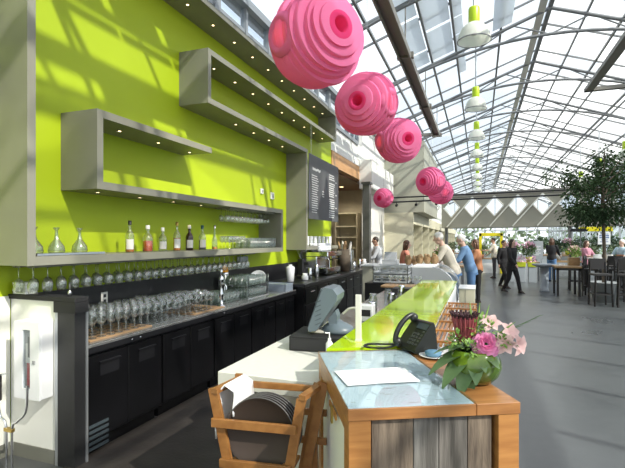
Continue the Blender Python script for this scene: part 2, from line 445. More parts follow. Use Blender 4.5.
for k in range(16):
    y = 8.35+3.33*(k-3)
    if tr0 is None:
        mb = MB(); n = 10
        mb.tube([(XW+.08,0,ZE-.05),(XR,0,ZR-.05)], .042, 8); mb.tube([(XR,0,ZR-.05),(XE-.08,0,ZE-.05)], .042, 8)
        mb.tube([(XW+.08+(XE-XW-.16)*i/24,0,chord(XW+.08+(XE-XW-.16)*i/24)) for i in range(25)], .036, 8)
        xs = [XW+.08+(XE-XW-.16)*i/12 for i in range(13)]
        for i in range(12):
            a, b = xs[i], xs[i+1]; top = i % 2 == 0
            pa = (a,0,chord(a) if top else roofz(a)-.05); pb = (b,0,roofz(b)-.05 if top else chord(b))
            mb.tube([pa,pb], .018, 6)
        tr0 = mb.build('roof_truss', 'truss'); tr0['kind'] = 'structure'; tr0.location = (0,y,0)
    else:
        c = tr0.copy(); COL.objects.link(c); c.location = (0,y,0)
# strips added under the left roof slope to break up sunlight on the wall
SR = random.Random(13); mb = MB()
for (xa, xb, ga) in ((-1.62,-1.14,.10),(-1.06,-.57,.12),(-.50,-.33,.05),(.30,.72,.09),(1.0,1.18,.2)):
    y = -2.6
    while y < 11.5:
        L_ = .83*SR.choice((1,1,2,3))
        if SR.random() > .16:
            z1_, z2_ = roofz(xa)-.05, roofz(xb)-.05
            mb.add([(xa,y+ga/2,z1_),(xb,y+ga/2,z2_),(xb,y+L_-ga/2,z2_),(xa,y+L_-ga/2,z1_),(xa,y+ga/2,z1_-.006),(xb,y+ga/2,z2_-.006),(xb,y+L_-ga/2,z2_-.006),(xa,y+L_-ga/2,z1_-.006)],
                   [(0,1,2,3),(7,6,5,4),(0,4,5,1),(1,5,6,2),(2,6,7,3),(3,7,4,0)])
        y += L_
struct('ceiling_sun_blocker', mb, 'sun_blocker')
# right wall, glazed, and the end wall
mb = MB(); mb.box((XE-.04,Y0,0), (XE+.08,Y1,.5)); struct('wall_right', mb, 'sill_grey')
for k in range(9):
    o = bpy.data.objects.new('window_%d' % (20+k), None); COL.objects.link(o); o['kind'] = 'structure'
    ya = Y0+k*6.0; mb = MB()
    for j in range(4): mb.box((XE-.04,ya+j*1.5-.03,.5), (XE+.04,ya+j*1.5+.03,5.2))
    mb.box((XE-.035,ya,2.4),(XE+.035,ya+6,2.47)); mb.build('window_frame', 'truss_light', o)
    mb = MB(); mb.box((XE-.006,ya,.5), (XE+.006,ya+6,5.2)); mb.build('pane', 'pane_side', o)
o = bpy.data.objects.new('window_40', None); COL.objects.link(o); o['kind'] = 'structure'
mb = MB()
for k in range(11): x = -3.4+k*.99; mb.box((x-.04,50,0), (x+.04,50.1,roofz(min(x,6.4))))
for z in (1.2,2.6,4.0): mb.box((-3.4,50,z-.04), (6.5,50.08,z+.04))
mb.build('window_frame', 'truss_light', o)
mb = MB(); mb.add([(-3.4,50.04,0),(6.5,50.04,0),(6.5,50.04,ZE),(XR,50.04,ZR),(-3.4,50.04,ZE)], [(0,1,2,3,4)]); mb.build('pane', 'pane_side', o)
mb = MB()   # hedge beyond the far gable
for k in range(900):
    c = Vector((R.uniform(-9,14), R.uniform(53,57), R.uniform(0,3.3)*R.random()**.3)); s_ = R.uniform(.2,.5)
    a = Vector((R.uniform(-1,1),R.uniform(-1,1),R.uniform(-1,1))).normalized()*s_; b = a.orthogonal().normalized()*s_*.6
    mb.add([c-a, c+b, c+a, c-b], [(0,1,2,3)])
o = mb.build('hedge', 'far_leaf'); o['kind'] = 'stuff'; tag(o, 'grey green hedge growing outside beyond the far glass gable', 'hedge')

# mats on the floor behind the bar
mb = MB(); mb.box((-2.81,-1,.0), (-1.05,6.6,.012), bev=.004); o = mb.build('floor_mat', 'rubber_mat')
tag(o, 'dark rubber floor mat in the aisle between the black fridges and white counter', 'mat')
# ================================================================== RIBBON SHELVES ON THE GREEN WALL
T = .065
def spot_at(parent, x, y, z, off, down=True):
    mb = MB(); mb.lathe([(.026,-.004),(.026,.0),(.017,.0),(.015,.004)], 12, 0, origin=(x,y,z-.004))
    a = mb.build('downlight', 'alu', parent, off)
    mb = MB(); mb.lathe([(.0,.0),(.014,.0)], 10, 0, origin=(x,y,z-.0065)); mb.build('lamp_lens', 'lens_warm', a, off)
def spot_light(x, y, z, e=2.0):
    l = bpy.data.lights.new('downlight_beam', 'SPOT'); o = bpy.data.objects.new('downlight_beam', l); COL.objects.link(o)
    l.energy = e; l.color = (1,.8,.5); l.spot_size = math.radians(80); l.spot_blend = .8; l.shadow_soft_size = .015; o.location = (x,y,z-.02)
xb = XW+.002
t = thing('ribbon_shelf', 'upper grey ribbon shelf, a soffit folding down into a long open box', 'shelf', (xb,4.4,1.465))
off = (xb,4.4,1.465)
mb = MB()
mb.box((xb,-2.5,4.40),(XF,9.62,4.465))          # soffit board
mb.box((xb,9.62-T,3.852),(XF,9.62,4.40))        # end drop
mb.box((xb,4.54,3.852),(XF,9.62-T,3.917))       # top board of box
mb.box((xb,4.54,3.27),(XF,4.54+T,3.852))        # left end
mb.box((xb,4.54+T,3.27),(XF,7.825,3.335))       # bottom board
mb.box((xb,7.76,1.465),(XF,7.825,3.27))         # tall drop
mb.box((xb,7.825,1.465),(XF,9.75,1.53))         # coffee shelf
mb.build('shelf_board', 'shelf_grey', t, off)
for k in range(-4,16):
    y = 4.42+k*.536
    if y < 9.45: spot_at(t, -3.19, y, 4.40, off)
for k in range(9):
    y = 4.98+k*.53
    if y < 9.4: spot_at(t, -3.19, y, 3.852, off)
for k in range(4): spot_at(t, -3.19, 5.53+k*.53, 3.27, off)
t = thing('ribbon_shelf', 'lower grey ribbon shelf holding carafes, bottles and glasses on the green wall', 'shelf', (xb,2.28,1.465))
off = (xb,2.28,1.465)
mb = MB()
mb.box((xb,2.28,1.465),(XF,2.28+T,4.40))        # tall left board
mb.box((xb,2.28+T,1.465),(XF,6.70,1.53))        # long bottom shelf
mb.box((xb,6.70-T,1.53),(XF,6.70,2.145))        # right end
mb.box((xb,2.90,2.08),(XF,6.70-T,2.145))        # middle board
mb.box((xb,2.90,2.145),(XF,2.90+T,2.75))        # left end of inner box
mb.box((xb,2.90+T,2.685),(XF,4.62,2.75))        # short top board
mb.build('shelf_board', 'shelf_grey', t, off)
mb = MB()
for x in (-3.09,-3.14,-3.24,-3.29): mb.box((x-.012,2.4,1.445),(x+.012,5.9,1.465))
mb.box((-3.29,5.15,2.06),(-3.05,6.5,2.08))
mb.build('glass_rail', 'shelf_grey', t, off)
for k in range(3): spot_at(t, -3.19, 3.36+k*.55, 2.685, off)
for k in range(7): spot_at(t, -3.19, 3.10+k*.53, 2.08, off); 
for y in (3.2,4.4,5.6): spot_light(-3.19, y, 2.07, 3.5)
# wall plates
for (y,z,s,lb) in ((6.72,2.46,.085,'small white square switch plate on the green wall above the bottle shelf'),
                (7.12,2.42,.12,'larger white thermostat box on the green wall beside the switch plate')):
    mb = MB(); mb.box((XW,y-s/2,z-s/2),(XW+.03,y+s/2,z+s/2),0,.006); mb.box((XW+.03,y-s/4,z-s/4),(XW+.034,y+s/4,z+s/4),1)
    tag(mb.build('wall_plate', ['white_gloss','alu'], off=(XW,y,z)), lb, 'switch')
mb = MB(); mb.box((XW+.02,3.32,1.03),(XW+.03,3.40,1.15),0,.004); mb.box((XW+.03,3.345,1.1),(XW+.033,3.375,1.13),1); mb.box((XW+.03,3.345,1.05),(XW+.033,3.375,1.08),1)
tag(mb.build('power_outlet', ['label_white','black'], off=(XW+.02,3.36,1.09)), 'cream power outlet on the black splashback behind the wine glasses', 'outlet')

# menu board hung by its top edge
t = thing('menu_board', 'dark grey menu board with columns of chalk lettering beside the tall grey panel', 'sign', (-2.98,7.84,2.0))
off = (-2.98,7.84,2.0)
mb = MB(); mb.box((-2.984,7.84,2.05),(-2.975,9.72,3.28),0,.002); mb.build('board_panel','board',t,off)
mb = MB(); rr = random.Random(3)
def stroke(y0,y1,z,h): mb.box((-2.974,y0,z),(-2.972,y1,z+h))
y = 8.0
for j in range(9): stroke(8.05+j*.05, 8.085+j*.05, 3.0-rr.random()*.02, .045)
for j in range(17):
    z = 2.88-j*.044; yy = 8.0
    while yy < 8.0+.26+.1*rr.random(): w_ = rr.uniform(.015,.05); stroke(yy,yy+w_,z,.016); yy += w_+.012
for blk, (ya, za, nn) in enumerate(((9.05,3.02,3),(9.05,2.84,7),(9.05,2.5,5),(9.05,2.26,4))):
    for j in range(nn):
        yy = ya
        while yy < ya+.34: w_ = rr.uniform(.02,.07); stroke(yy,yy+w_,za-j*.045,.022); yy += w_+.014
for j in range(3): stroke(8.62,8.72,2.62-j*.05,.02)
for j in range(3): stroke(9.5,9.58,2.9-j*.28,.02)
mb.build('lettering','chalk',t,off)
mb = MB()
for y in (8.0,9.5): mb.tube([(-2.99,y,3.28),(-2.99,y,3.86)],.004,6)
mb.build('hanger_wire','steel',t,off)

# ------------------------------------------------------------------ low partition with extinguisher cabinet, left
t = thing('partition', 'low white partition with black cap and black end post at the end of the fridges', 'partition', (-3.0,2.45,0)); off = (-3.0,2.45,0)
mb = MB(); mb.box((-3.39,2.45,.1),(-2.9,2.53,1.20)); mb.build('panel','cream_partition',t,off)
mb = MB(); mb.box((-3.395,2.44,0),(-2.9,2.54,.1)); mb.build('plinth','plinth',t,off)
mb = MB(); mb.box((-3.395,2.43,1.20),(-2.71,2.55,1.235),0,.004); mb.box((-2.92,2.43,1.12),(-2.71,2.55,1.20)); mb.build('cap','black_matt',t,off)
mb = MB(); mb.box((-2.885,2.436,0),(-2.722,2.532,1.12)); mb.build('end_post','post_black',t,off)
mb = MB(); mb.box((-2.91,2.434,0.0),(-2.885,2.44,1.12)); mb.box((-2.73,2.532,0),(-2.712,2.548,1.12)); mb.build('edge_strip','alu',t,off)
t = thing('extinguisher_cabinet', 'white wall cabinet with a slim window showing a red extinguisher', 'cabinet', (-3.04,2.45,.45)); off=(-3.04,2.45,.45)
xa, xc, ya, za, zb = -3.19, -2.94, 2.33, .50, 1.06
mb = MB(); mb.box((xa,2.345,za),(xc,2.45,zb),0,.008); mb.build('body','white_gloss',t,off)
mb = MB()
wx0, wx1, wz0, wz1 = -3.105, -3.03, .575, 1.0
mb.box((xa,ya,za),(wx0,ya+.015,zb)); mb.box((wx1,ya,za),(xc,ya+.015,zb)); mb.box((wx0,ya,za),(wx1,ya+.015,wz0)); mb.box((wx0,ya,wz1),(wx1,ya+.015,zb))
d = mb.build('door','white_gloss',t,off)
mb = MB(); mb.box((wx0,ya+.006,wz0),(wx1,ya+.009,wz1)); mb.build('window_pane','case_glass',d,off)
mb = MB(); mb.box((wx0-.004,ya+.0145,wz0-.004),(wx1+.004,ya+.0149,wz1+.004)); mb.build('window_recess','sill_grey',d,off)
mb = MB(); mb.box((-3.0,ya-.008,.76),(-2.975,ya,.785),0,.002); mb.build('latch','sill_grey',d,off)
mb = MB(); mb.lathe([(.0,.585),(.026,.587),(.028,.60),(.028,.80),(.02,.84),(.010,.86),(.010,.88),(.0,.88)],16,0,origin=(-3.06,ya+.0,0))
# the extinguisher bulges just behind the pane
e = MB(); 
e.box((-3.072,ya+.0102,.585),(-3.034,ya+.0140,.76)); e.box((-3.085,ya+.0102,.76),(-3.04,ya+.0140,.90),1); e.box((-3.064,ya+.0098,.80),(-3.042,ya+.0138,.95),2)
ex = e.build('fire_extinguisher',['red','label_white','black'],off=(-3.06,ya+.01,.585)); tag(ex,'red fire extinguisher with black hose seen through the white cabinet window','extinguisher')
# chrome folding stand in the corner
t = thing('chrome_stand', 'bent chrome tube stand with a clamp in front of the white partition', 'stand', (-3.05,2.2,0)); off=(-3.05,2.2,0)
def arc(pts, n=8):
    out=[]; P_=[Vector(p) for p in pts]
    for i in range(len(P_)-1):
        p0=P_[max(i-1,0)];p1=P_[i];p2=P_[i+1];p3=P_[min(i+2,len(P_)-1)]
        for k in range(n):
            u=k/n; out.append(.5*((2*p1)+(-p0+p2)*u+(2*p0-5*p1+4*p2-p3)*u*u+(-p0+3*p1-3*p2+p3)*u**3))
    out.append(P_[-1]); return out
mb = MB(); mb.tube(arc([(-3.03,2.2,0),(-3.03,2.2,.34),(-2.98,2.2,.40),(-2.90,2.2,.48),(-2.885,2.2,.66)]),.009,8); mb.build('tube_arm','chrome',t,off)
mb = MB(); mb.tube(arc([(-3.09,2.2,0),(-3.09,2.2,.34),(-3.15,2.2,.42),(-3.17,2.2,.52),(-3.175,2.2,.70)]),.009,8); mb.build('tube_arm','chrome',t,off)
mb = MB(); mb.box((-3.10,2.185,.32),(-3.02,2.215,.345),0,.004); mb.build('clamp','gold',t,off)
mb = MB(); mb.box((-3.21,2.18,.52),(-3.15,2.22,.70),0,.01); mb.tube([(-3.2,2.17,.56),(-3.15,2.17,.57)],.008,6,1); mb.tube([(-3.2,2.17,.62),(-3.15,2.17,.63)],.008,6,1); mb.box((-3.24,2.17,.70),(-3.13,2.23,.715),1); mb.build('grip_block',['table_dark','chrome'],t,off)
for k in range(4):
    mb = MB(); mb.box((-.07,-.05,0),(.07,.05,.021),0,.003)
    o = mb.build('menu_booklet','white_gloss'); o.location=(-3.3,2.50,1.2365+k*.0225); o.rotation_euler=(0,0,.1*(k%2))
    tag(o,['lowest white booklet of the stack on the partition cap','second white booklet from the bottom of the partition stack','third white booklet from the bottom of the partition stack','topmost white booklet of the stack on the partition cap'][k],'booklet','white booklets on the partition cap')
mb = MB(); mb.lathe([(0,0),(.014,0),(.014,.03),(.009,.04)],12,1); mb.lathe([(.009,.04),(.0075,.10),(0,.102)],12,0)
o = mb.build('bottle_stopper',['black','steel']); o.location=(-2.83,2.49,1.236); tag(o,'small black and silver bottle stopper standing on the black partition cap','stopper')

# ------------------------------------------------------------------ back bar fridges and worktop
units = ((2.56,3.42),(3.43,4.29),(4.30,5.16),(5.17,5.88),(5.89,6.60))
lbs = ['black back bar fridge beside the partition, with grey louvred grille','black back bar fridge, second from the partition','black back bar fridge, third from the partition, below the end of the wine glasses',
       'black back bar fridge under the tumbler rack','black back bar fridge nearest the coffee counter']
for k,(ya,yb) in enumerate(units):
    t = thing('back_bar_fridge', lbs[k], 'fridge', (-3.05,(ya+yb)/2,0), group='black fridges below the back bar worktop'); off=(-3.05,(ya+yb)/2,0)
    mb = MB(); mb.box((-3.36,ya,.10),(-2.775,yb,.80)); mb.box((-3.3,ya+.02,0),(-2.82,yb-.02,.10)); mb.build('body','black_cab',t,off)
    ym=(ya+yb)/2
    for (a,b) in ((ya+.01,ym-.004),(ym+.004,yb-.01)):
        mb = MB(); lo = .13
        mb.box((-2.775,a,lo),(-2.745,b,.765),0,.004); d = mb.build('door','black_cab',t,off)
        mb = MB(); mb.box((-2.745,a+.12,.60),(-2.742,b-.10,.70),0); mb.box((-2.746,a+.11,.70),(-2.728,b-.09,.712),0); mb.build('handle',['black','black_matt'],d,off)
    if k==0:
        mb = MB()
        for j in range(5): mb.box((-2.744,ya+.02,.06+j*.042),(-2.738,ya+.21,.082+j*.042))
        mb.build('louvre_grille','pos_dark',t,off)
mb = MB(); mb.box((-3.378,2.56,.80),(-2.72,5.16,.862),0,.003); mb.box((-2.722,2.56,.80),(-2.715,5.16,.845),1)
for y in (3.0,3.1,4.45): mb.lathe([(0,0),(.008,0),(.008,.004),(0,.004)],8,2,origin=(-2.715,y,.82),axis=(1,0,0))
tag(mb.build('worktop',['steel_top','black','chrome'],off=(-3.05,3.86,.8)),'long steel worktop with black edge carrying the wine glasses','worktop')
mb = MB(); mb.box((-3.378,5.17,.80),(-2.72,6.60,.862),0,.003); mb.box((-2.722,5.17,.80),(-2.715,6.60,.85),1)
tag(mb.build('worktop',['steel_top','black'],off=(-3.05,5.9,.8)),'shorter steel worktop with black edge under the tumblers and blue trays','worktop')
# wooden drip mats below the glasses
for (ya,yb,lb) in ((2.65,3.35,'orange wooden board under the wine glasses next to the partition'),(4.0,4.6,'orange wooden board on the worktop beside the chrome tap')):
    mb = MB(); mb.box((-3.2,ya,.862),(-2.80,yb,.872),0,.003)
    tag(mb.build('wooden_board','mat_orange',off=(-3,ya,.862)),lb,'board','boards on the worktop')

# --- glassware
def wine_glass(name, s=1.0):
    mb = MB()
    mb.lathe([(0,.003),(.034,.002),(.034,.004),(.008,.008),(.004,.012),(.004,.085),(.010,.092),(.028,.105),(.038,.13),(.037,.16),(.030,.195),(.0288,.195),(.0355,.16),(.0365,.13),(.026,.107),(0,.096)],14,0)
    return mb.build(name,'clear_glass')
def tumbler(name, h=.12, r=.036):
    mb = MB(); mb.lathe([(0,.001),(r*.82,0),(r*.86,.006),(r,h),(r-.002,h),(r*.82,.012),(0,.011)],14,0)
    return mb.build(name,'green_glassware')
G = random.Random(11)
# hanging upside down under the long shelf
hg = wine_glass('hanging_wine_glass')
def place(proto, loc, rx=0, s=1, **kw):
    if not proto.get('used'):
        o = proto; o['used'] = 1
    else: o = proto.copy(); COL.objects.link(o)
    o.location = loc; o.rotation_euler = (rx,0,G.uniform(0,6)); o.scale = (s,s,s)
    if 'label' in kw: tag(o, kw['label'], kw['cat'], kw.get('group'))
    return o
wg = wine_glass('wine_glass')
for k in range(28):
    for x in (-3.115,-3.265):
        place(hg,(x,2.42+k*.122,1.447),PI,1.0,label='upside down wine glass hanging from the rail beneath the long grey shelf',cat='glass',group='wine glasses hanging under the long shelf')
for k in range(12):
    for x in (-3.12,-3.22):
        place(hg,(x,5.2+k*.108,2.062),PI,.85,label='upside down wine glass hanging inside the right end of the lower ribbon shelf',cat='glass',group='glasses hanging inside the shelf')
for k in range(19):
    for j,x in enumerate((-3.31,-3.22,-3.13,-3.04,-2.95,-2.86)):
        z = .8725 if (x > -3.2 and (2.65<2.72+k*.093<3.35 or 4.0<2.72+k*.093<4.6)) else .8625
        place(wg,(x+G.uniform(-.008,.008),2.72+k*.093+G.uniform(-.008,.008),z),0,G.uniform(.95,1.1),label='stemmed wine glass standing in the crowd of glasses on the long steel worktop',cat='glass',group='wine glasses on the worktop')
tb = tumbler('tumbler')
for k in range(6):
    for j in range(5):
        place(tb,(-3.3+j*.082,4.74+k*.088,.8625),0,1.0,label='clear tumbler standing on the worktop just before the chrome tap',cat='glass',group='tumblers before the tap')
# tumblers in an open rack (two tiers)
t = thing('glass_rack','two tier clear rack packed with green tinted tumblers on the worktop','rack',(-3.1,5.62,.862)); off=(-3.1,5.62,.862)
mb = MB()
for z in (.866,1.03):
    for x in (-3.33,-2.88): mb.box((x-.004,5.32,z-.004),(x+.004,5.92,z+.006))
    for y in (5.32,5.92): mb.box((-3.33,y-.004,z-.004),(-2.88,y+.004,z+.006))
    for k in range(9): mb.box((-3.33,5.34+k*.07,z-.003),(-2.88,5.344+k*.07,z))
for x in (-3.33,-2.88):
    for y in (5.32,5.92): mb.box((x-.005,y-.005,.862),(x+.005,y+.005,1.16))
mb.build('wire_frame','chrome',t,off)
for z in (.869,1.033):
    for k in range(7):
        for j in range(5): place(tb,(-3.29+j*.092,5.37+k*.083,z),0,1.0,label='green tinted tumbler packed in the two tier clear rack',cat='glass',group='tumblers in the rack')
# tumblers and stems on the shelf, right part
for k in range(9):
    for j,x in enumerate((-3.07,-3.17,-3.27)):
        place(tb,(x,5.75+k*.093,1.531),0,1.25,label='clear tumbler in the block of glasses at the right end of the bottle shelf',cat='glass',group='tumblers on the bottle shelf')
for k in range(5):
    for x in (-3.1,-3.22): place(wg,(x,5.22+k*.09,1.531),0,.9,label='short stemmed glass on the bottle shelf between the last bottle and the tumblers',cat='glass',group='stemmed glasses on the bottle shelf')
# carafes on a steel tray
mb = MB(); mb.box((-3.3,2.38,1.531),(-3.02,3.02,1.55),0,.005); tag(mb.build('serving_tray','steel',off=(-3.16,2.7,1.531)),'long dull steel tray under the glass carafes at the left end of the shelf','tray')
mb = MB(); mb.lathe([(0,.002),(.055,0),(.062,.01),(.055,.05),(.02,.10),(.011,.14),(.011,.17),(.024,.19),(.024,.195),(.018,.192),(.009,.17),(.009,.14),(.018,.1),(.052,.05),(.058,.012),(0,.01)],20)
cg = mb.build('glass_carafe','clear_glass')
for k,(y,lb) in enumerate(((2.45,'glass carafe closest to the tall grey board, partly hidden behind it'),(2.64,'middle glass carafe on the steel tray'),(2.86,'glass carafe at the tray end nearest the whisky bottles'))):
    place(cg,(-3.14,y,1.551),0,1.02,label=lb,cat='carafe',group='carafes on the steel tray')
def bottle(y, h, r, glass, liquid, fill, cap, label, lb, labcol=None, z=1.531, x=-3.15, round_=.6):
    if .21<h<.285: h*=1.12; r*=1.1
    t = thing('liquor_bottle', lb, 'bottle', (x,y,z), group='bottles on the long shelf')
    sh = h*round_
    mb = MB(); mb.lathe([(0,.002),(r*.9,0),(r,.008),(r,sh-.02),(r*.75,sh+.01),(r*.36,sh+.035),(r*.33,h-.02),(r*.38,h-.018),(r*.38,h),(0,h)],16); b=mb.build('glass_body',glass,t)
    if liquid:
        mb = MB(); mb.lathe([(0,.006),(r*.9,.006),(r*.93,.012),(r*.93,min(sh-.02,h*fill)),(0,min(sh-.02,h*fill))],16); mb.build('liquid',liquid,b)
    mb = MB(); mb.lathe([(r*.42,h-.035),(r*.42,h+.006),(0,h+.006)],12); mb.build('cap',cap,t)
    if label:
        mb = MB(); n=9; vs=[]; 
        for i in range(n):
            a = -.9+1.8*i/(n-1)-.75; 
            for zz in (h*.1,h*.42): vs.append(((r+.001)*math.cos(a),(r+.001)*math.sin(a),zz))
        mb.add(vs,[(2*i,2*i+2,2*i+3,2*i+1) for i in range(n-1)],0,True); mb.build('label',label,b)
    return t
bottle(3.45,.30,.040,'clear_glass','amber',.22,'black','label_white','tall black necked bottle with a little amber left, first after the carafes')
bottle(3.70,.235,.044,'clear_glass','amber_red',.42,'label_white',None,'squat bottle full of red amber spirit')
bottle(3.93,.22,.038,'clear_glass',None,0,'label_white','label_white','short clear bottle with a white label and white cap')
bottle(4.17,.28,.036,'clear_glass','amber',.45,'gold','label_white','tall gold topped bottle half filled with amber and a cream label')
bottle(4.40,.255,.040,'dark_liquor',None,0,'label_white','label_white','dark brown bottle with a small cream label')
bottle(4.66,.26,.040,'clear_glass','navy',.40,'cap_teal','label_white','clear and navy bottle with a teal cap')
bottle(4.93,.30,.034,'green_glassware','amber',.1,'steel',None,'slender pale bottle next to the short stemmed glasses',round_=.45)
# tap, fruit, hanging things over the worktop
t = thing('beer_tap','chrome tap column standing on the worktop among the glasses','tap',(-2.86,4.62,.862)); 
mb = MB(); mb.lathe([(0,0),(.05,0),(.05,.01),(.022,.02),(.018,.10),(.026,.12),(.026,.16),(.018,.18),(.016,.28),(.028,.30),(.030,.34),(.014,.36),(0,.362)],16); mb.build('column','chrome',t)
mb = MB(); mb.tube([(0,0,.26),(.05,-.01,.27),(.075,-.01,.24),(.075,-.01,.20)],.008,8); mb.build('spout','chrome',t)
mb = MB(); mb.lathe([(0,0),(.012,0),(.018,.06),(.010,.08),(0,.08)],10,origin=(0,0,.36)); mb.build('lever','chrome',t)
t = thing('fruit_goblet','chrome goblet holding an orange beside the rack','goblet',(-3.18,5.22,.862)); 
mb = MB(); mb.lathe([(0,0),(.045,0),(.045,.006),(.008,.015),(.008,.26),(.05,.32),(.055,.36),(.052,.36),(.045,.32),(0,.29)],14); mb.build('stand','chrome',t)
mb = MB(); mb.ball((0,0,0),(.05,.05,.065),14); o=mb.build('orange','orange_fruit'); o.location=(-3.18,5.22,.862+.385); tag(o,'bright orange fruit sitting in the chrome goblet','fruit')
mb = MB(); mb.box((XW+.02,5.88,1.22),(XW+.09,6.12,1.40),0,.01); mb.tube([(XW+.05,5.93,1.40),(XW+.05,6.0,1.46),(XW+.05,6.07,1.40)],.006,6); tag(mb.build('wall_mounted_dispenser','rack_grey',off=(XW+.02,6,1.22)),'grey paper dispenser on the green wall under the shelf','dispenser')
mb = MB(); mb.lathe([(0,0),(.05,0),(.05,.015),(.06,.02),(.11,.10),(.125,.16),(.118,.16),(.10,.10),(.05,.035),(0,.03)],20)
o = mb.build('white_bowl','white_gloss'); o.location=(-3.12,6.12,1.0); o.rotation_euler=(.9,.3,0)
tag(o,'white mixer bowl tilted towards the hall at the end of the worktop','bowl')
mb = MB(); mb.box((-3.22,6.02,.862),(-3.02,6.22,.99),0,.02); tag(mb.build('mixer_base','black',off=(-3.12,6.12,.862)),'black base supporting the tilted white bowl','mixer')
for k in range(7):
    mb = MB(); mb.box((-3.25,6.27,0),(-2.76,6.57,.005),0,.004); 
    for a,b in (((-3.25,6.27),(-2.76,6.28)),((-3.25,6.56),(-2.76,6.57)),((-3.25,6.27),(-3.24,6.57)),((-2.77,6.27),(-2.76,6.57))): mb.box((a[0],a[1],.004),(b[0],b[1],.014))
    o = mb.build('metal_tray','blue_tray'); o.location=(0,0,.863+k*.016)
    tag(o,('topmost' if k==6 else 'lowest' if k==0 else ['','second','third','fourth','fifth','sixth'][k]+' from the bottom')+' blue grey tray of the stack ending the steel worktop','tray','blue grey trays')

# ------------------------------------------------------------------ coffee counter
t = thing('coffee_counter','long black coffee counter with drawers and steel handles','counter',(-2.9,9.4,0)); off=(-2.9,9.4,0)
mb = MB(); mb.box((-3.3,6.66,.0),(-2.62,12.05,.90)); mb.build('body','black_cab',t,off)
mb = MB(); mb.box((-3.37,6.63,.90),(-2.58,12.08,.945),0,.004); mb.build('top','black',t,off)
for k in range(9):
    ya=6.72+k*.59; mb = MB(); mb.box((-2.62,ya,.62),(-2.60,ya+.56,.86),0,.003); d=mb.build('drawer','black_cab',t,off)
    mb = MB(); mb.tube([(-2.585,ya+.18,.80),(-2.585,ya+.38,.80)],.008,6); mb.build('handle','chrome',d,off)
    mb = MB(); mb.box((-2.62,ya,.08),(-2.60,ya+.56,.60),0,.003); d=mb.build('door','black_cab',t,off)
    mb = MB(); mb.tube([(-2.585,ya+.08,.36),(-2.585,ya+.08,.54)],.008,6); mb.build('handle','chrome',d,off)
t = thing('espresso_machine','chrome espresso machine with cups on top on the coffee counter','coffee machine',(-3.0,8.8,.945)); off=(-3.0,8.8,.945)
mb = MB(); mb.box((-3.25,8.35,.98),(-2.78,9.25,1.10),0,.02); mb.box((-3.25,8.35,1.10),(-3.0,9.25,1.38),0,.02); mb.box((-3.25,8.33,1.32),(-2.76,9.27,1.42),0,.02); mb.build('body','chrome',t,off)
mb = MB()
for y in (8.42,9.18):
    for x in (-3.2,-2.83): mb.lathe([(0,.945),(.02,.945),(.016,.985),(0,.985)],8,0,origin=(x,y,0))
mb.build('foot','black',t,off)
for y in (8.55,9.05):
    mb = MB(); mb.lathe([(0,0),(.032,0),(.032,.05),(0,.05)],12,0,origin=(-2.87,y,1.27)); g_=mb.build('group_head','chrome',t,off)
    mb = MB(); mb.tube([(-2.85,y,1.27),(-2.72,y,1.25)],[.009,.014],8); mb.build('handle','black',g_,off)
mb = MB(); mb.tube([(-2.80,8.38,1.32),(-2.74,8.36,1.25),(-2.74,8.36,1.08)],.006,6); mb.build('steam_wand','chrome',t,off)
cup = MB(); cup.lathe([(0,0),(.022,0),(.03,.01),(.040,.06),(.037,.06),(.026,.012),(0,.01)],12); cup=cup.build('coffee_cup','white_gloss')
for k in range(9):
    for j in range(2):
        for i in range(3): place(cup,(-3.1+j*.12,8.42+k*.095,1.42+i*.052),0,1,label='white cup stacked on top of the espresso machine',cat='cup',group='cups on the espresso machine') if k<8 or j==0 else None
for k in range(14):
    for i in range(4):
        place(cup,(-3.12 if k%2 else -3.24,7.98+k*.12,1.531+i*.045),0,1.0,label='white cup in the stacks on the grey shelf below the menu board',cat='cup',group='cups on the shelf below the menu board')
mb = MB(); mb.lathe([(0,0),(.05,0),(.06,.01),(.075,.24),(.07,.25),(.03,.27),(.03,.29),(0,.29)],16); o=mb.build('white_canister','white_gloss'); o.location=(-2.98,6.98,.946); tag(o,'tall white canister at the near end of the coffee counter','canister')
for k,(y,h,r,mm,lb) in enumerate(((7.35,.12,.06,'white_gloss','white sugar pot beside the tall white canister'),(7.6,.20,.04,'chrome','chrome milk jug on the coffee counter'),(7.95,.26,.045,'steel','steel thermos flask on the coffee counter'),
      (10.0,.24,.05,'label_white','cream jar on the coffee counter past the espresso machine'),(10.6,.18,.07,'steel','steel bowl near the far end of the coffee counter'),(11.2,.22,.045,'chrome','chrome shaker at the far end of the coffee counter'),(11.7,.2,.06,'white_gloss','white jug last on the coffee counter'))):
    mb = MB(); mb.lathe([(0,0),(r*.8,0),(r,.01),(r,h*.6),(r*.7,h*.75),(r*.75,h),(r*.68,h),(r*.6,h*.75),(0,h*.7)],14); o=mb.build('counter_jar',mm); o.location=(-2.86,y,.946); tag(o,lb,'jar')
# grinder with hopper
t = thing('coffee_grinder','black coffee grinder with a clear hopper near the near end of the coffee counter','grinder',(-3.05,7.75,.945))
mb = MB(); mb.box((-.1,-.11,0),(.1,.11,.06),0,.02); mb.box((-.09,-.08,.06),(.03,.08,.36),0,.02); mb.box((.0,-.05,.24),(.12,.05,.30),0,.01); mb.build('body','black',t)
mb = MB(); mb.lathe([(.03,.36),(.09,.48),(.09,.52),(0,.52)],14,origin=(-.03,0,0)); mb.build('hopper','case_glass',t)
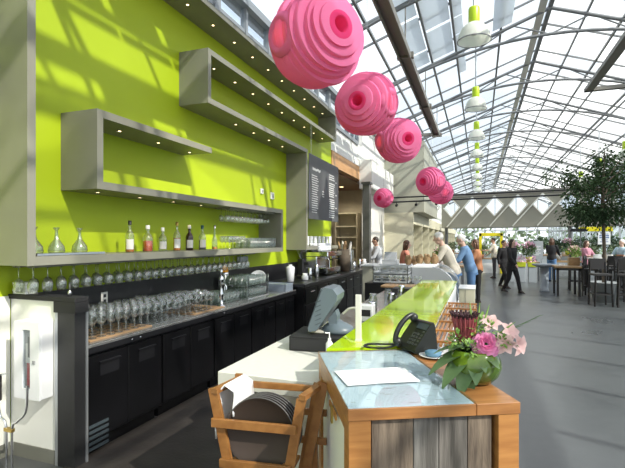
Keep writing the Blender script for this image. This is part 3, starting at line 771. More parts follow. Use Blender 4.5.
# paper rolls / baguettes in a basket
t = thing('baguette_basket','brown basket of upright pale baguettes beside the espresso machine','basket',(-2.85,9.75,.945))
mb = MB(); mb.lathe([(0,0),(.12,0),(.16,.5),(.15,.5),(.11,.02),(0,.02)],16); mb.build('basket','bark',t)
for k,(dx,dy,a) in enumerate(((-.05,-.04,.12),(.04,-.05,-.1),(0,.05,.05),(.06,.03,.2),(-.06,.05,-.18))):
    mb = MB(); mb.tube([(0,0,0),(0,0,.3),(0,0,.58),(0,0,.66)],[.028,.036,.034,.012],10); o=mb.build('baguette','table_top_pale' if k%2 else 'bread'); o.location=(-2.85+dx*.7,9.75+dy*.7,.97); o.rotation_euler=(a*.5,a,0)
    tag(o,'upright pale baguette standing in the brown basket','bread','baguettes in the basket')
mb = MB(); mb.box((-2.93,10.02,.946),(-2.75,10.24,1.42),0,.02); mb.box((-2.90,10.05,1.42),(-2.78,10.21,1.47),1,.01); tag(mb.build('drinks_dispenser',['steel','black'],off=(-2.84,10.13,.946)),'upright steel dispenser on the coffee counter past the basket','dispenser')
# ================================================================== WHITE COUNTER, LIME BAR
t = thing('white_counter','thick white stone counter under the till, beside the lime bar','counter',(-1.1,2.9,0)); off=(-1.1,2.9,0)
mb = MB(); mb.box((-1.40,2.22,.81),(-.80,3.55,.90),0,.006); mb.build('top','counter_white',t,off)
mb = MB(); mb.box((-1.04,2.30,0),(-.80,3.5,.81)); mb.build('support_panel','counter_white',t,off)
t = thing('bar_counter','long bar with a glossy lime green glass top and pale grey sides','bar',(-.55,4.7,0)); off=(-.55,4.7,0)
mb = MB()
mb.prism([(-.79,2.36),(-.30,2.625),(-.30,3.55),(-.79,3.55)],1.02,1.05)
for ya,yb in ((3.553,4.6),(4.603,5.75),(5.753,6.92)): mb.box((-.79,ya,1.02),(-.30,yb,1.05),0,.003)
mb.build('top','lime_glass',t,off)
mb = MB(); mb.prism([(-.77,2.40),(-.32,2.64),(-.32,6.90),(-.77,6.90)],0,1.02); mb.build('body','panel_grey',t,off)
mb = MB(); mb.box((-.32,2.65,.0),(-.312,6.90,1.015)); mb.build('side_panel','white_matt',t,off)
# standing card at the bar's near left corner
mb = MB(); mb.box((-.690,2.60,1.05),(-.656,2.615,1.325),0,.002); mb.box((-.690,2.59,1.05),(-.656,2.63,1.058)); 
tag(mb.build('card_holder','label_white',off=(-.755,2.63,1.05)),'tall narrow cream card standing on the near end of the lime bar','card holder')
mb = MB(); mb.box((-.86,3.62,.90),(-.80,3.62+.01,.901)) 
# under-bar worktop behind the lime bar with clutter
t = thing('underbar_worktop','lower steel worktop running behind the lime bar','worktop',(-1.05,5.2,0)); off=(-1.05,5.2,0)
mb = MB(); mb.box((-1.32,3.58,.86),(-.80,7.85,.90),0,.003); mb.build('top','steel_top',t,off)
mb = MB(); mb.box((-1.30,3.60,0),(-.80,7.83,.86)); mb.build('body','black_cab',t,off)
mb = MB(); mb.box((-.07,-.06,0),(.07,.06,.15),0,.008); mb.box((-.05,-.061,.05),(.05,-.06,.11),1); o=mb.build('receipt_printer',['white_gloss','black']); o.location=(-.98,4.1,.9); tag(o,'white receipt printer behind the lime bar next to the till','printer')
mb = MB(); mb.box((-1.12,6.15,.90),(-.86,6.42,.99),0,.006); tag(mb.build('black_box','black',off=(-1,6.3,.9)),'small black box at the far part of the worktop behind the lime bar','box')
mb = MB(); mb.box((-1.50,6.75,0),(-.88,7.12,.03),0,.01); o=mb.build('chopping_board','mat_orange'); o.location=(.1,0,.93); tag(o,'thick orange brown wooden board carrying glasses behind the lime bar','board')
mb = MB(); mb.box((-1.35,6.8,.90),(-.84,7.1,.93)); tag(mb.build('board_stand','black',off=(-1.1,6.9,.9)),'low black stand under the orange brown board','stand')
for k in range(7): place(wg,(-1.28+.075*k,6.93+.05*(k%2),.96),0,.75,label='small stemmed glass standing on the orange brown board',cat='glass',group='glasses on the orange brown board')
# grey plastic dish racks
for k in range(2):
    t = thing('dish_rack',['lower grey slotted dish rack behind the far end of the lime bar','upper grey slotted dish rack, stacked on the lower one'][k],'rack',(-1.42,7.9,.91+k*.15)); 
    mb = MB(); X0,X1,Yf,Yb=-.30,.30,-.25,.25
    mb.box((X0,Yf,0),(X1,Yb,.012))
    for z0,z1 in ((0,.04),(.115,.145)):
        mb.box((X0,Yf,z0),(X1,Yf+.012,z1)); mb.box((X0,Yb-.012,z0),(X1,Yb,z1)); mb.box((X0,Yf,z0),(X0+.012,Yb,z1)); mb.box((X1-.012,Yf,z0),(X1,Yb,z1))
    mb.box((X0,Yf,.07),(X1,Yf+.012,.085))
    for j in range(5): x=X0+j*(X1-X0-.03)/4; mb.box((x,Yf,.04),(x+.03,Yf+.012,.115)); mb.box((x,Yb-.012,.04),(x+.03,Yb,.115))
    for j in range(4): y=Yf+j*(.5-.03)/3; mb.box((X0,y,.04),(X0+.012,y+.03,.115)); mb.box((X1-.012,y,.04),(X1,y+.03,.115))
    mb.build('crate','rack_grey',t)
mb = MB(); mb.box((-1.85,7.6,0),(-1.34,8.4,.91),0,.004); mb.box((-1.34,7.87,.90),(-1.05,8.4,.908)); tag(mb.build('black_cabinet','black_cab',off=(-1.6,8,0)),'black cabinet standing under the grey dish racks','cabinet')
# small bottles & glasses behind bar
for k,(x,y,h,mm,lb) in enumerate(((-1.02,4.5,.12,'steel','small steel shaker behind the lime bar, first past the printer'),(-1.1,4.9,.16,'clear_glass','clear decanter behind the lime bar'),(-.95,5.2,.14,'steel','steel jug behind the lime bar, in the middle of the worktop'),(-1.05,5.5,.15,'case_glass','smoky glass jug behind the lime bar'),(-.93,5.8,.17,'chrome','chrome ice bucket behind the lime bar, next to the black box'))):
    mb = MB(); mb.lathe([(0,0),(.03,0),(.045,.01),(.05,h*.6),(.035,h*.85),(.04,h),(.036,h),(.03,h*.85),(.044,h*.6),(.03,.015),(0,.015)],14); o=mb.build('bar_jug',mm); o.location=(x,y,.9); tag(o,lb,'jug')

# ------------------------------------------------------------------ till
t = thing('cash_drawer','flat black cash drawer on the white counter under the screen','cash drawer',(-.985,2.93,.9),.10)
mb = MB(); mb.box((-.235,-.10,0),(.15,.26,.10),0,.006); mb.build('body','black_matt',t)
mb = MB(); mb.box((-.222,-.103,.012),(.137,-.10,.085)); d=mb.build('drawer','black',t)
t = thing('till_screen','slate grey touch screen till with a rounded foot, leaning back on the cash drawer','till',(-.955,2.99,1.002),.10)
off=None
# monitor seen from its side and back: wedge prism extruded along its width
mb = MB(); W=.13
face = [(-.155,.04),(-.145,.02),(-.095,.03),(.045,.235),(.05,.275),(.02,.315),(-.035,.325),(-.055,.31)]
# outline in x (left-right) and z, extruded in y
mb.prism(face,-.10,.17,0,'xz'); mb.build('monitor_housing','pos_grey',t)
mb = MB(); mb.prism([(-.160,.045),(-.153,.035),(-.058,.312),(-.066,.318)],-.09,.16,0,'xz'); mb.build('screen','pos_dark',t)
mb = MB()
for j in range(6): mb.prism([(-.105+.0,.07+j*.03),(-.10,.067+j*.03),(-.06,.085+j*.03),(-.064,.09+j*.03)],-.1015,-.1,0,'xz')
mb.build('side_vent','pos_dark',t)
mb = MB(); mb.prism([(-.02,.03),(.03,.03),(.035,.12),(.02,.16),(-.03,.10)],-.02,.09,0,'xz'); mb.build('neck','pos_grey',t)
mb = MB(); mb.rings([((.03,.04,0),.115,.10,0),((.03,.04,.018),.118,.105,0),((.03,.04,.045),.10,.09,0),((.02,.04,.07),.055,.06,0),((.01,.04,.09),.03,.04,0)],20); mb.build('foot','pos_grey',t)
mb = MB(); mb.rings([((-.10,.02,.0),.085,.06,0),((-.10,.02,.012),.085,.06,0),((-.10,.02,.016),.07,.05,0)],18); mb.build('card_reader','pos_cream',t)
mb = MB(); mb.tube(arc([(.05,.1,.12),(.10,.1,.16),(.16,.1,.165)]),.008,6); mb.build('display_arm','pos_cream',t)
mb = MB(); mb.lathe([(0,0),(.018,0),(.020,.005),(.020,.055),(.009,.068),(.009,.078),(0,.078)],12); mb.tube([(0,0,.078),(0,0,.10),(-.022,-.005,.10)],.004,6); o=mb.build('pump_bottle','white_gloss'); o.location=(-.905,2.76,.9); o.scale=(1.2,1.2,1.5); tag(o,'small white pump bottle standing beside the cash drawer','bottle')

# ------------------------------------------------------------------ host desk (rotated)
DA = math.radians(26.8)
t = thing('host_desk','wooden host desk with weathered plank front and glass covered top','desk',(-.440,1.552,0),DA)
Wd, Dp = .657, .845
# local: x along front, y to the back, front-left-top corner at origin
mb = MB(); mb.box((0,0,1.0),(Wd*.735,Dp,1.043),0,.003); mb.box((Wd*.735+.001,0,1.0),(Wd,Dp,1.043),0,.003); mb.build('top','orange_wood_x',t)
for (x0,y0) in ((0,.004),(Wd-.09,.004),(0,Dp-.094),(Wd-.09,Dp-.094)):
    mb = MB(); mb.box((x0+.004,y0,0),(x0+.086,y0+.09,1.0),0,.002); mb.build('leg','orange_wood',t)
mb = MB(); px=.092; pk=0
for wd in (.158,.098,.112,.095):
    x1 = min(px+wd,Wd-.092); mb.box((px+.001,.022,.05),(x1-.002,.04,.999),pk%3,.001); px=x1; pk+=1
mb.build('plank_front',['plank_a','plank_b','plank_c'],t)
mb = MB(); mb.box((.016,.096,.05),(.03,Dp-.096,.94)); mb.build('side_panel','white_matt',t)
for za_,zb__ in ((.94,.999),(.05,.10)):
    mb = MB(); mb.box((.004,.094,za_),(.02,Dp-.094,zb__)); mb.build('side_rail','orange_wood_y',t)
mb = MB(); mb.box((-.002,.26,.90),(.006,.44,.925),0,.002); mb.box((-.008,.33,.86),(.0,.36,.93),1,.002); mb.build('latch',['orange_wood','gold'],t)
mb = MB(); mb.box((Wd-.03,.096,.05),(Wd-.016,Dp-.096,.999)); mb.build('back_side_panel','plank_b',t)
t2 = thing('desk_plate','sheet of glass lying over a pale blue printed plan on the desk top','glass plate',(-.440,1.552,1.0435),DA)
mb = MB(); mb.box((.004,.006,.0),(Wd*.725,Dp-.03,.0015),0)
mb.build('printed_plan','menu_blue',t2)
mb = MB(); rr=random.Random(5)
for j in range(60):
    x=rr.uniform(.02,.40); y=rr.uniform(.03,Dp-.1); a=rr.uniform(.01,.07); mb.box((x,y,.0015),(x+a,y+.003,.0018),1)
for j in range(14): mb.box((.03,.60+j*.012,.0015),(.03+.10,.604+j*.012,.0018),0)
mb.build('print_marks',['white_matt','slat_grey'],t2)
mb = MB(); mb.box((0,.002,.002),(Wd*.735,Dp-.022,.0075),0,.001); mb.build('glass_sheet','desk_glass',t2)
def on_desk(x,y,z=1.0515):
    c,s=math.cos(DA),math.sin(DA); return (-.440+x*c-y*s, 1.552+x*s+y*c, z)
for k,(x,y,a,w_,h_) in enumerate(((.045,.235,.10,.32,.21),(.06,.245,.02,.30,.20))):
    mb = MB(); mb.box((0,0,0),(w_,h_,.0012))
    rr=random.Random(k+20)
    if k==1:
        for j in range(9): 
            xx=.03
            while xx<w_-.05: q=rr.uniform(.01,.03); mb.box((xx,.02+j*.018,.0012),(xx+q,.022+j*.018,.0013),1); xx+=q+.008
    o=mb.build('paper_sheet',['paper','rack_grey']); o.location=on_desk(x,y,1.0515+k*.0013); o.rotation_euler=(0,0,DA+a)
    tag(o,['lower blank white sheet peeking out beneath the other on the glass topped desk','upper white sheet with faint lines of print on the glass topped desk'][k],'paper')

# telephone, leaning with its handset on the left
t = thing('telephone','black desk telephone tilted back with its handset on the left','telephone',on_desk(.535,.80),-.78); t.scale=(.9,.9,.93)
mb = MB()
mb.prism([(-.075,0),(.075,0),(.085,.02),(.065,.155),(.055,.168),(.04,.163),(-.08,.028),(-.084,.012)],-.085,.095,0,'yz'); b=mb.build('body','phone',t)
mb = MB(); sl=math.atan2(.135,.12)
def onb(x,v,h=0):   # point on sloping face: v 0..1 from front to back
    y=-.08+.12*v; z=.028+.135*v; return Vector((x, y-math.sin(sl)*h, z+math.cos(sl)*h))
def slab(x0,x1,v0,v1,h0,h1,m=0):
    P=[onb(x,v,h) for h in (h0,h1) for (x,v) in ((x0,v0),(x1,v0),(x1,v1),(x0,v1))]
    mb.add(P,[(3,2,1,0),(4,5,6,7),(0,1,5,4),(1,2,6,5),(2,3,7,6),(3,0,4,7)],m)
for r_ in range(4):
    for c_ in range(3): slab(-.005+c_*.022,.010+c_*.022,.12+r_*.12,.20+r_*.12,0,.004)
for r_ in range(5): slab(.068,.084,.12+r_*.12,.19+r_*.12,0,.003)
mb.build('keypad','phone_key',b)
mb = MB(); slab(-.005,.085,.72,.93,0,.003); mb.build('display','pos_dark',b)
mb = MB(); P=[onb(-.052,v,h) for v,h in ((-.08,.018),(-.02,.045),(.2,.065),(.5,.072),(.8,.065),(1.02,.045),(1.08,.018))]
mb.tube(arc(P,4),.0155,10); 
for v in (.0,1.0): 
    c=onb(-.052,v,.024); mb.ball(c,(.027,.028,.028),12)
mb.build('handset','phone',t)
mb = MB()
pts=arc([onb(-.06,-.04,.01),(-.07,-.15,.012),(-.10,-.22,.008),(-.17,-.26,.008),(-.21,-.20,.008),(-.17,-.12,.008),(-.12,-.05,.010),(-.086,.0,.012)],14)
hel=[]
n=len(pts)
for i,p in enumerate(pts):
    hel.append(Vector(p))
# coiled cord: helix about the path
L_=[]; turns=110; up=Vector((0,0,1))
for i in range(turns*6):
    u=i/(turns*6-1)*(n-1); a=int(min(u,n-2)); f=u-a; p=hel[a].lerp(hel[a+1],f); d=(hel[a+1]-hel[a]).normalized(); s_=d.cross(up).normalized(); q=s_.cross(d)
    ang=i*2*PI/6; L_.append(p+(s_*math.cos(ang)+q*math.sin(ang))*.0055)
mb.tube(L_,.0024,4); mb.build('coiled_cord','phone',t)
# saucer with blue cup behind phone
t = thing('saucer','white saucer on the desk between the telephone and the vase','saucer',on_desk(.575,.655,1.0435))
mb = MB(); mb.lathe([(0,.002),(.035,.0),(.04,.004),(.072,.012),(.072,.015),(.04,.007),(0,.006)],24); mb.build('dish','white_gloss',t)
mb = MB(); mb.lathe([(0,0),(.03,0),(.04,.006),(.043,.022),(.03,.028),(0,.030)],18); o=mb.build('blue_tin','tin_blue'); o.location=on_desk(.575,.655,1.051); tag(o,'low blue tin resting on the white saucer','tin')

# ------------------------------------------------------------------ vase and bouquet
VX,VY,_ = on_desk(.60,.25)
vz=1.0435
t = thing('flower_vase','round green glass bowl vase on the corner of the host desk','vase',(VX,VY,vz))
mb = MB(); mb.lathe([(0,.003),(.045,0),(.07,.008),(.096,.035),(.108,.07),(.105,.10),(.088,.135),(.083,.14),(.080,.138),(.098,.10),(.10,.07),(.06,.012),(0,.01)],32); mb.build('bowl','vase_green',t)
Fm = random.Random(21)
def leafmesh(mb,p,d,L_,W_,droop=.3,m=0,fold=.25):
    p=Vector(p); d=Vector(d).normalized(); side=d.cross(Vector((0,0,1)))
    if side.length<.1: side=Vector((1,0,0))
    side.normalize(); n=6; c=[];
    for i in range(n+1):
        u=i/n; q=p+d*L_*u+Vector((0,0,-droop*L_*u*u)); w_=W_*math.sin(PI*min(1,u*.92+.06))**.8; nn=side.cross(d).normalized()
        c+= [q-side*w_*.5+nn*fold*w_*.5, q, q+side*w_*.5+nn*fold*w_*.5]
    fs=[]
    for i in range(n):
        a=i*3; fs+=[(a,a+1,a+4,a+3),(a+1,a+2,a+5,a+4)]
    mb.add(c,fs,m,True)
def flower(name,lb,cat,loc): return thing(name,lb,cat,loc,group=None)
CR=(math.cos(DA),math.sin(DA))
# view-aligned basis is not used: directions are in world, camera lies towards -y
ctop=Vector((VX,VY,vz+.13))
t = thing('greenery','spray of broad dark green leaves arching over the rim of the green vase','foliage',tuple(ctop))
mb = MB()
for (dx,dy,dz,L_,W_) in ((-1,-.55,.0,.17,.075),(-.75,-.9,-.25,.16,.075),(-.35,-1,-.45,.15,.07),(.05,-1,-.25,.12,.06),(-.95,-.15,.35,.15,.06),(.75,-.75,.15,.11,.05),(.5,.6,.4,.14,.05),(-.5,.7,.4,.14,.05),(-.2,-1,-.9,.13,.055),(.35,-.95,.0,.10,.05),(-1,.3,.1,.14,.06),(.9,-.2,.5,.11,.045),(-.6,-.5,.5,.13,.06)):
    leafmesh(mb,(0,0,0),(dx,dy,dz),L_,W_,.45)
mb.build('leaf_spray','leaf',t); t.scale=(1.22,1.22,1.22)
mb = MB()
for k in range(16):
    a=Fm.uniform(0,2*PI); d=Vector((math.cos(a)*.5,math.sin(a)*.5,-.55)); mb.tube([(d.x*-.02,d.y*-.02,.03),d*.12],.003,5)
mb.build('stem_bunch','stem',t)
t = thing('pale_filler','clusters of pale yellow green filler blossom between the larger flowers','foliage',tuple(ctop))
mb = MB()
for (cx,cy,cz,r_) in ((-.07,-.05,.06,.030),(.0,-.02,.11,.035),(-.02,-.08,.03,.03),(.06,.0,.10,.03),(-.09,.0,.03,.03),(.03,.04,.12,.03),(.11,-.03,.06,.025)):
    for j in range(34):
        a=Vector((Fm.gauss(0,1),Fm.gauss(0,1),Fm.gauss(0,1))).normalized(); p=Vector((cx,cy,cz))+a*r_*Fm.uniform(.5,1); leafmesh(mb,p,a+Vector((0,0,.4)),.020,.013,.1)
for (dx,dy,dz) in ((.3,.2,1),(.1,.1,1),(.9,.1,.75),(-.1,.2,1)): 
    d=Vector((dx,dy,dz)).normalized(); mb.tube([d*.05,d*.17,d*.21],[.003,.004,.001],5)
mb.build('blossom_cluster','leaf_pale',t)
# protea: dark tipped cup
t = thing('protea','dark red protea with blackish fringed tips at the back left of the bouquet','flower',(ctop.x-.042,ctop.y+.0,ctop.z+.04)); t.scale=(1.15,1.15,1.1)
mb = MB(); mb.tube([(.03,0,-.10),(0,0,0)],.006,6); mb.build('stem','stem',t)
mb = MB(); mb.lathe([(0,0),(.020,.0),(.030,.025),(.034,.06),(.038,.095),(.034,.097),(.02,.09),(0,.088)],20)
mb.build('cup','protea',t)
mb = MB(); mt = MB()
for k in range(34):
    a=2*PI*k/34; rr_=.033 if k%2 else .037; e=.105 if k%2 else .112
    p0=Vector((math.cos(a)*.026,math.sin(a)*.026,.01)); p1=Vector((math.cos(a)*rr_,math.sin(a)*rr_,.06)); p2=Vector((math.cos(a)*(rr_+.008),math.sin(a)*(rr_+.008),e-.012))
    mb.tube([p0,p1,p2],[.002,.0036,.003],5); mt.tube([p2,p2+Vector((math.cos(a)*.003,math.sin(a)*.003,.012)),p2+Vector((math.cos(a)*.010,math.sin(a)*.010,.013))],[.0035,.0045,.003],5)
for k in range(26):
    a=R.uniform(0,2*PI); r_=R.uniform(0,.03); mt.ball((r_*math.cos(a),r_*math.sin(a),.092+R.uniform(0,.015)),.006,6)
mb.build('bract','protea',t); mt.build('tip_fringe','protea_tip',t)
# peony
def petals(mb,c,r,n,w_,tilt0,tilt1,seed,face=Vector((0,0,1))):
    rr=random.Random(seed); q=face.normalized().to_track_quat('Z','Y').to_matrix()
    for k in range(n):
        u=k/(n-1); a=k*2.39996; ti=tilt0+(tilt1-tilt0)*u; L_=r*(.45+.6*u)
        vs=[];fs=[]
        for i in range(5):
            f=i/4
            for j in range(5):
                g=(j/4-.5)*2; wid=w_*r*(.35+.9*math.sin(PI*min(1,f*.75+.1)))*(.6+.5*u)
                rad=.12*r+math.sin(ti)*L_*f*(1+.0*g)+.10*r*math.sin(f*PI); z=math.cos(ti)*L_*f-(.12*r*g*g if u>.5 else -.1*r*g*g)+rr.uniform(-.02,.02)*r
                x=rad; y=g*wid*.5
                vs.append(Vector(c)+q@Vector((x*math.cos(a)-y*math.sin(a),x*math.sin(a)+y*math.cos(a),z)))
        for i in range(4):
            for j in range(4): fs.append((i*5+j,i*5+j+1,i*5+j+6,i*5+j+5))
        mb.add(vs,fs,0,True)
t = thing('peony','full bright pink peony facing the viewer at the front of the bouquet','flower',(ctop.x+.045,ctop.y-.045,ctop.z+.045))
mb = MB(); petals(mb,(0,0,0),.052,34,.75,.15,1.9,4,Vector((.15,-.85,.5))); mb.build('petal_whorl','peony',t)
mb = MB(); mb.tube([(-.01,.04,-.08),(0,.01,0)],.004,6); mb.build('stem','stem',t)
for k,((dx,dy,dz),f,lb) in enumerate((((.062,.03,.115),(.1,-.7,.7),'pale pink lily blossom above the peony, highest of the lilies'),((.135,.02,.085),(.5,-.6,.5),'pale pink lily blossom on the outer right of the bouquet'),((.165,-.01,.045),(.7,-.6,.0),'drooping pale pink lily blossom, lowest and outermost in the bouquet'),((.115,-.03,.05),(.1,-.9,.1),'pale pink lily blossom between the peony and the outermost one'))):
    t = thing('lily',lb,'flower',(ctop.x+dx,ctop.y+dy,ctop.z+dz),group='pale lilies in the bouquet'); t.scale=(1.3,1.3,1.3)
    mb = MB(); q=Vector(f).normalized().to_track_quat('Z','Y').to_matrix().to_4x4(); mb.x=q
    for j in range(6):
        a=j*PI/3; leafmesh(mb,(0,0,0),(math.cos(a),math.sin(a),.75 if j%2 else .55),.044,.026,.35,fold=.5)
    mb.build('petal_whorl','pale_petal',t)
    mb = MB(); mb.tube([(-dx*.6,-dy*.6,-dz*.9),(-dx*.25,-dy*.2,-dz*.2),(0,0,0)],.003,5); mb.build('stem','stem',t)
t = thing('leafy_twig','thin twig with narrow leaves reaching out to the right of the bouquet','foliage',(ctop.x+.03,ctop.y,ctop.z+.03))
mb = MB(); mb.tube([(0,0,0),(.10,.05,.06),(.21,.10,.11)],[.003,.002,.001],5)
for u in (.3,.45,.6,.75,.9,1.0): leafmesh(mb,(.21*u,.10*u,.11*u),(1,.3,.5 if u>.5 else -.2),.045,.012,.1)
leafmesh(mb,(.08,-.02,.035),(1,-.3,-.1),.065,.03,.3); mb.build('twig','leaf',t)

# ------------------------------------------------------------------ wooden folding tray chair
def T2(x,y,z): return (x,y,z)
HA = math.radians(7.8)
t = thing('high_chair','orange wooden slatted high chair frame full of round trays, beside the host desk','high chair',(-1.18,1.82,-.0),HA)
Wc=.452
def slat(name,p0,p1,w_=.045,h_=.02,up=(0,1,0)):
    mb=MB(); mb.bar(p0,p1,h_,w_,0,up); 
    return mb.build(name,'chair_wood',t)
# front frame: posts lean towards each other downwards, then splayed legs
slat('post',(.008,0,.955),(.10,.0,.54),.02,.044); slat('post',(Wc-.015,0,.935),(Wc-.085,.0,.54),.02,.044)
slat('rail',(-.005,-.015,.862),(Wc-.01,-.015,.862),.042,.018,(0,0,1)) if 0 else None
mb=MB(); mb.box((.01,-.03,.782),(Wc-.035,-.012,.822),0,.003); mb.build('rail','chair_wood',t)
mb=MB(); mb.box((.05,-.03,.60),(Wc-.06,-.012,.638),0,.003); mb.build('rail','chair_wood',t)
slat('leg',(.075,.03,.62),(.045,.03,0),.03,.035); slat('leg',(Wc-.08,.03,.62),(Wc-.05,.03,0),.03,.035)
# back frame
yb=.205
slat('post',(.055,yb,.965),(.055,yb,0),.02,.035); slat('post',(Wc+.055,yb-.05,.965),(Wc-.03,yb-.05,.55),.02,.045)
slat('post',(Wc+.02,yb-.02,.95),(Wc-.06,yb-.02,.5),.02,.04)
slat('leg',(Wc-.01,yb,.80),(Wc+.02,yb,0),.03,.035)
for z in (.915,.80,.66):
    mb=MB(); mb.box((.05,yb-.005,z-.016),(Wc+.06,yb+.013,z+.016),0,.003); mb.build('rail','chair_wood',t)
for (x,z) in ((.02,.945),(Wc-.01,.945)):
    mb=MB(); mb.bar((x,-.015,z),(x+.05,yb,z),.034,.022,0); mb.build('armrest','chair_wood',t)
for x in (.10,Wc-.10):
    mb=MB(); mb.bar((x,0,.565),(x,yb,.565),.03,.02,0); mb.build('seat_rail','chair_wood',t)
mb=MB(); mb.box((.07,.005,.575),(Wc-.07,yb-.01,.587)); mb.build('seat','chair_wood',t)
def onchair(x,y,z): c,s=math.cos(HA),math.sin(HA); return (-1.18+x*c-y*s,1.82+x*s+y*c,z)
for k in range(5):
    mb = MB(); r_=.168; mb.lathe([(0,0),(r_-.012,0),(r_,.010),(r_,.014),(r_-.004,.014),(r_-.014,.004),(0,.004)],40,0)
    mb.lathe([(r_-.001,.009),(r_+.001,.012),(r_,.0145),(r_-.004,.0145)],40,1)
    o=mb.build('round_tray',['tray_brown','tray_rim']); o.location=onchair(.236+.005*k,.022+.014*k,.757+.002*k); o.rotation_euler=(PI/2+.0,0,HA)
    tag(o,['front most round brown tray standing upright in the wooden high chair','second round brown tray from the front in the high chair','third round brown tray from the front in the high chair','fourth round brown tray from the front in the high chair','rearmost round brown tray in the high chair, next to the white counter'][k],'tray','round trays in the high chair')
# cloth over the left arm
mb = MB(); n=10; vs=[];fs=[]
cols=[]
for j in range(6):
    u=j/5; row=[]
    for i in range(13):
        f=i/12; 
        # drape: down on the outside, over the armrest, down the inside
        if f<.5: z=.962-(.5-f)*2*(.25-.10*u); x=-.012-.004*math.sin(j*2.2+i*.7)
        else: z=.962-(f-.5)*2*.14; x=.075+.004*math.sin(j*2.0+i)
        if i==6: x=.03; z=.968
        row.append((x+.03+.03*u,.01+.19*u,z+.008*math.sin(u*5)*(abs(f-.5)*2)))
    vs+=row
for j in range(5):
    for i in range(12): a=j*13+i; fs.append((a,a+1,a+14,a+13))
mb.add(vs,fs,0,True); o=mb.build('folded_cloth','linen'); o.location=(-1.18,1.82,0); o.rotation_euler=(0,0,HA)
m_=o.modifiers.new('thick','SOLIDIFY'); m_.thickness=.006; m_.offset=0
tag(o,'white cloth napkin draped over the left arm of the wooden high chair','cloth')

# ---- slatted ledge & white block beside bar
t = thing('slatted_bench','narrow orange slatted wooden bench along the hall side of the lime bar','bench',(-.17,5,0)); off=(-.17,5,0)
mb = MB()
for k in range(9): x=-.295+k*.031; mb.box((x,2.9,.985),(x+.017,4.85,1.0))
mb.build('slat_top','orange_wood_y',t,off)
for k in range(6):
    y=2.95+k*.37; mb=MB(); mb.box((-.30,y,.998),(-.02,y+.03,1.012),0,.002); mb.build('cross_rail','orange_wood_x',t,off)
for y in (2.95,4.78):
    for x in (-.29,-.055): mb=MB(); mb.box((x,y,0),(x+.035,y+.04,.985)); mb.build('leg','orange_wood',t,off)
mb = MB(); mb.box((-.045,2.9,.86),(-.025,4.85,.90)); mb.build('stretcher','orange_wood_y',t,off)
mb = MB(); mb.box((-.29,7.35,0),(-.06,7.9,.89),0,.004); mb.box((-.30,7.34,.89),(-.05,7.92,.905),1,.002); mb.box((-.20,7.345,.03),(-.197,7.35,.88),2)
tag(mb.build('white_cabinet',['cream_wall','white_matt','black'],off=(-.17,7.6,0)),'small cream cabinet standing past the far end of the slatted bench','cabinet')
# ------------------------------------------------------------------ pastry case with curved front
t = thing('pastry_case','pale grey display case with a curved glass front beyond the lime bar','display case',(-.8,8.6,0)); off=(-.8,8.6,0)
prof=[(-1.10,0),(-.34,0),(-.34,.62)]
cv=[(-.34+(-.30)*(1-math.cos(a))*1.0, .62+.56*math.sin(a)) for a in [PI/2*i/10 for i in range(1,11)]]
cv=[(-.34-.42*(1-math.cos(a)), .62+.55*math.sin(a)) for a in [PI/2*i/10 for i in range(1,11)]]
prof=prof+cv+[(-1.10,1.17)]
mb = MB(); mb.prism(prof,7.98,8.02,0,'xz'); mb.build('end_panel','rack_grey',t,off)
mb = MB(); mb.prism(prof,9.18,9.22,0,'xz'); mb.build('end_panel','rack_grey',t,off)
cc=[(-.34,.62)]+cv
mb = MB()
for i in range(len(cc)-1):
    (xa,za),(xb2,zb2)=cc[i],cc[i+1]; mb.add([(xa,8.02,za),(xb2,8.02,zb2),(xb2,9.18,zb2),(xa,9.18,za)],[(0,1,2,3)],0,True)
mb.build('curved_glass','case_glass',t,off)
mb = MB(); mb.tube([(x+.01,7.99,z+.01) for x,z in cc],.008,8); mb.tube([(x+.01,9.2,z+.01) for x,z in cc],.006,8); mb.build('glass_trim','chrome',t,off)
mb = MB(); mb.box((-1.10,8.02,0),(-.345,9.18,.62)); mb.build('base','white_matt',t,off)
mb = MB(); mb.box((-1.12,8.0,1.17),(-.74,9.2,1.19)); mb.box((-1.05,8.02,.88),(-.5,9.18,.89)); mb.build('top_shelf','white_matt',t,off)
# cross counter behind
t = thing('service_counter','white topped service counter crossing behind the pastry case','counter',(-1.9,9.4,0)); off=(-1.9,9.4,0)
mb = MB(); mb.box((-2.30,9.25,.0),(-1.14,9.85,1.10)); mb.build('body','panel_grey',t,off)
mb = MB(); mb.box((-2.33,9.22,1.10),(-1.12,9.88,1.135),0,.004); mb.build('top','white_matt',t,off)
BR=random.Random(9)
lbl=['leftmost and tallest','second from the left','third from the left','fourth from the left','rightmost']
for k in range(5):
    mb = MB(); mb.ball((0,0,.085),(.10,.085,.10),12)
    for j in range(9): mb.ball((BR.uniform(-.06,.06),BR.uniform(-.05,.05),.1+BR.uniform(-.04,.08)),.035,8)
    o=mb.build('bread_loaf','bread'); o.location=(-1.36+k*.14,8.95 if k>1 else 9.35,1.191 if k>1 else 1.136); o.scale=(.75,.75,1.15 if k==0 else 1)
    tag(o,'brown bread loaf near the counter staff, %s in the row' % lbl[k],'bread','bread loaves on the display counter')
for k,(x,y,lb) in enumerate(((-1.75,9.5,'white steel till near the woman in the salmon top'),)):
    mb = MB(); mb.box((-.16,-.12,0),(.16,.12,.10),0,.01); mb.prism([(-.12,.10),(.10,.10),(.06,.26),(-.05,.26)],-.12,.12,0,'yz'); o=mb.build('counter_till','rack_grey'); o.location=(x,y,1.136); tag(o,lb,'till')
mb = MB(); mb.lathe([(0,0),(.05,0),(.065,.1),(.05,.1),(0,.09)],12)
o=mb.build('flower_pot','pot_lime'); o.location=(-.83,9.0,1.191)
tag(o,'lime yellow pot with yellow blossoms on the pastry case','pot')

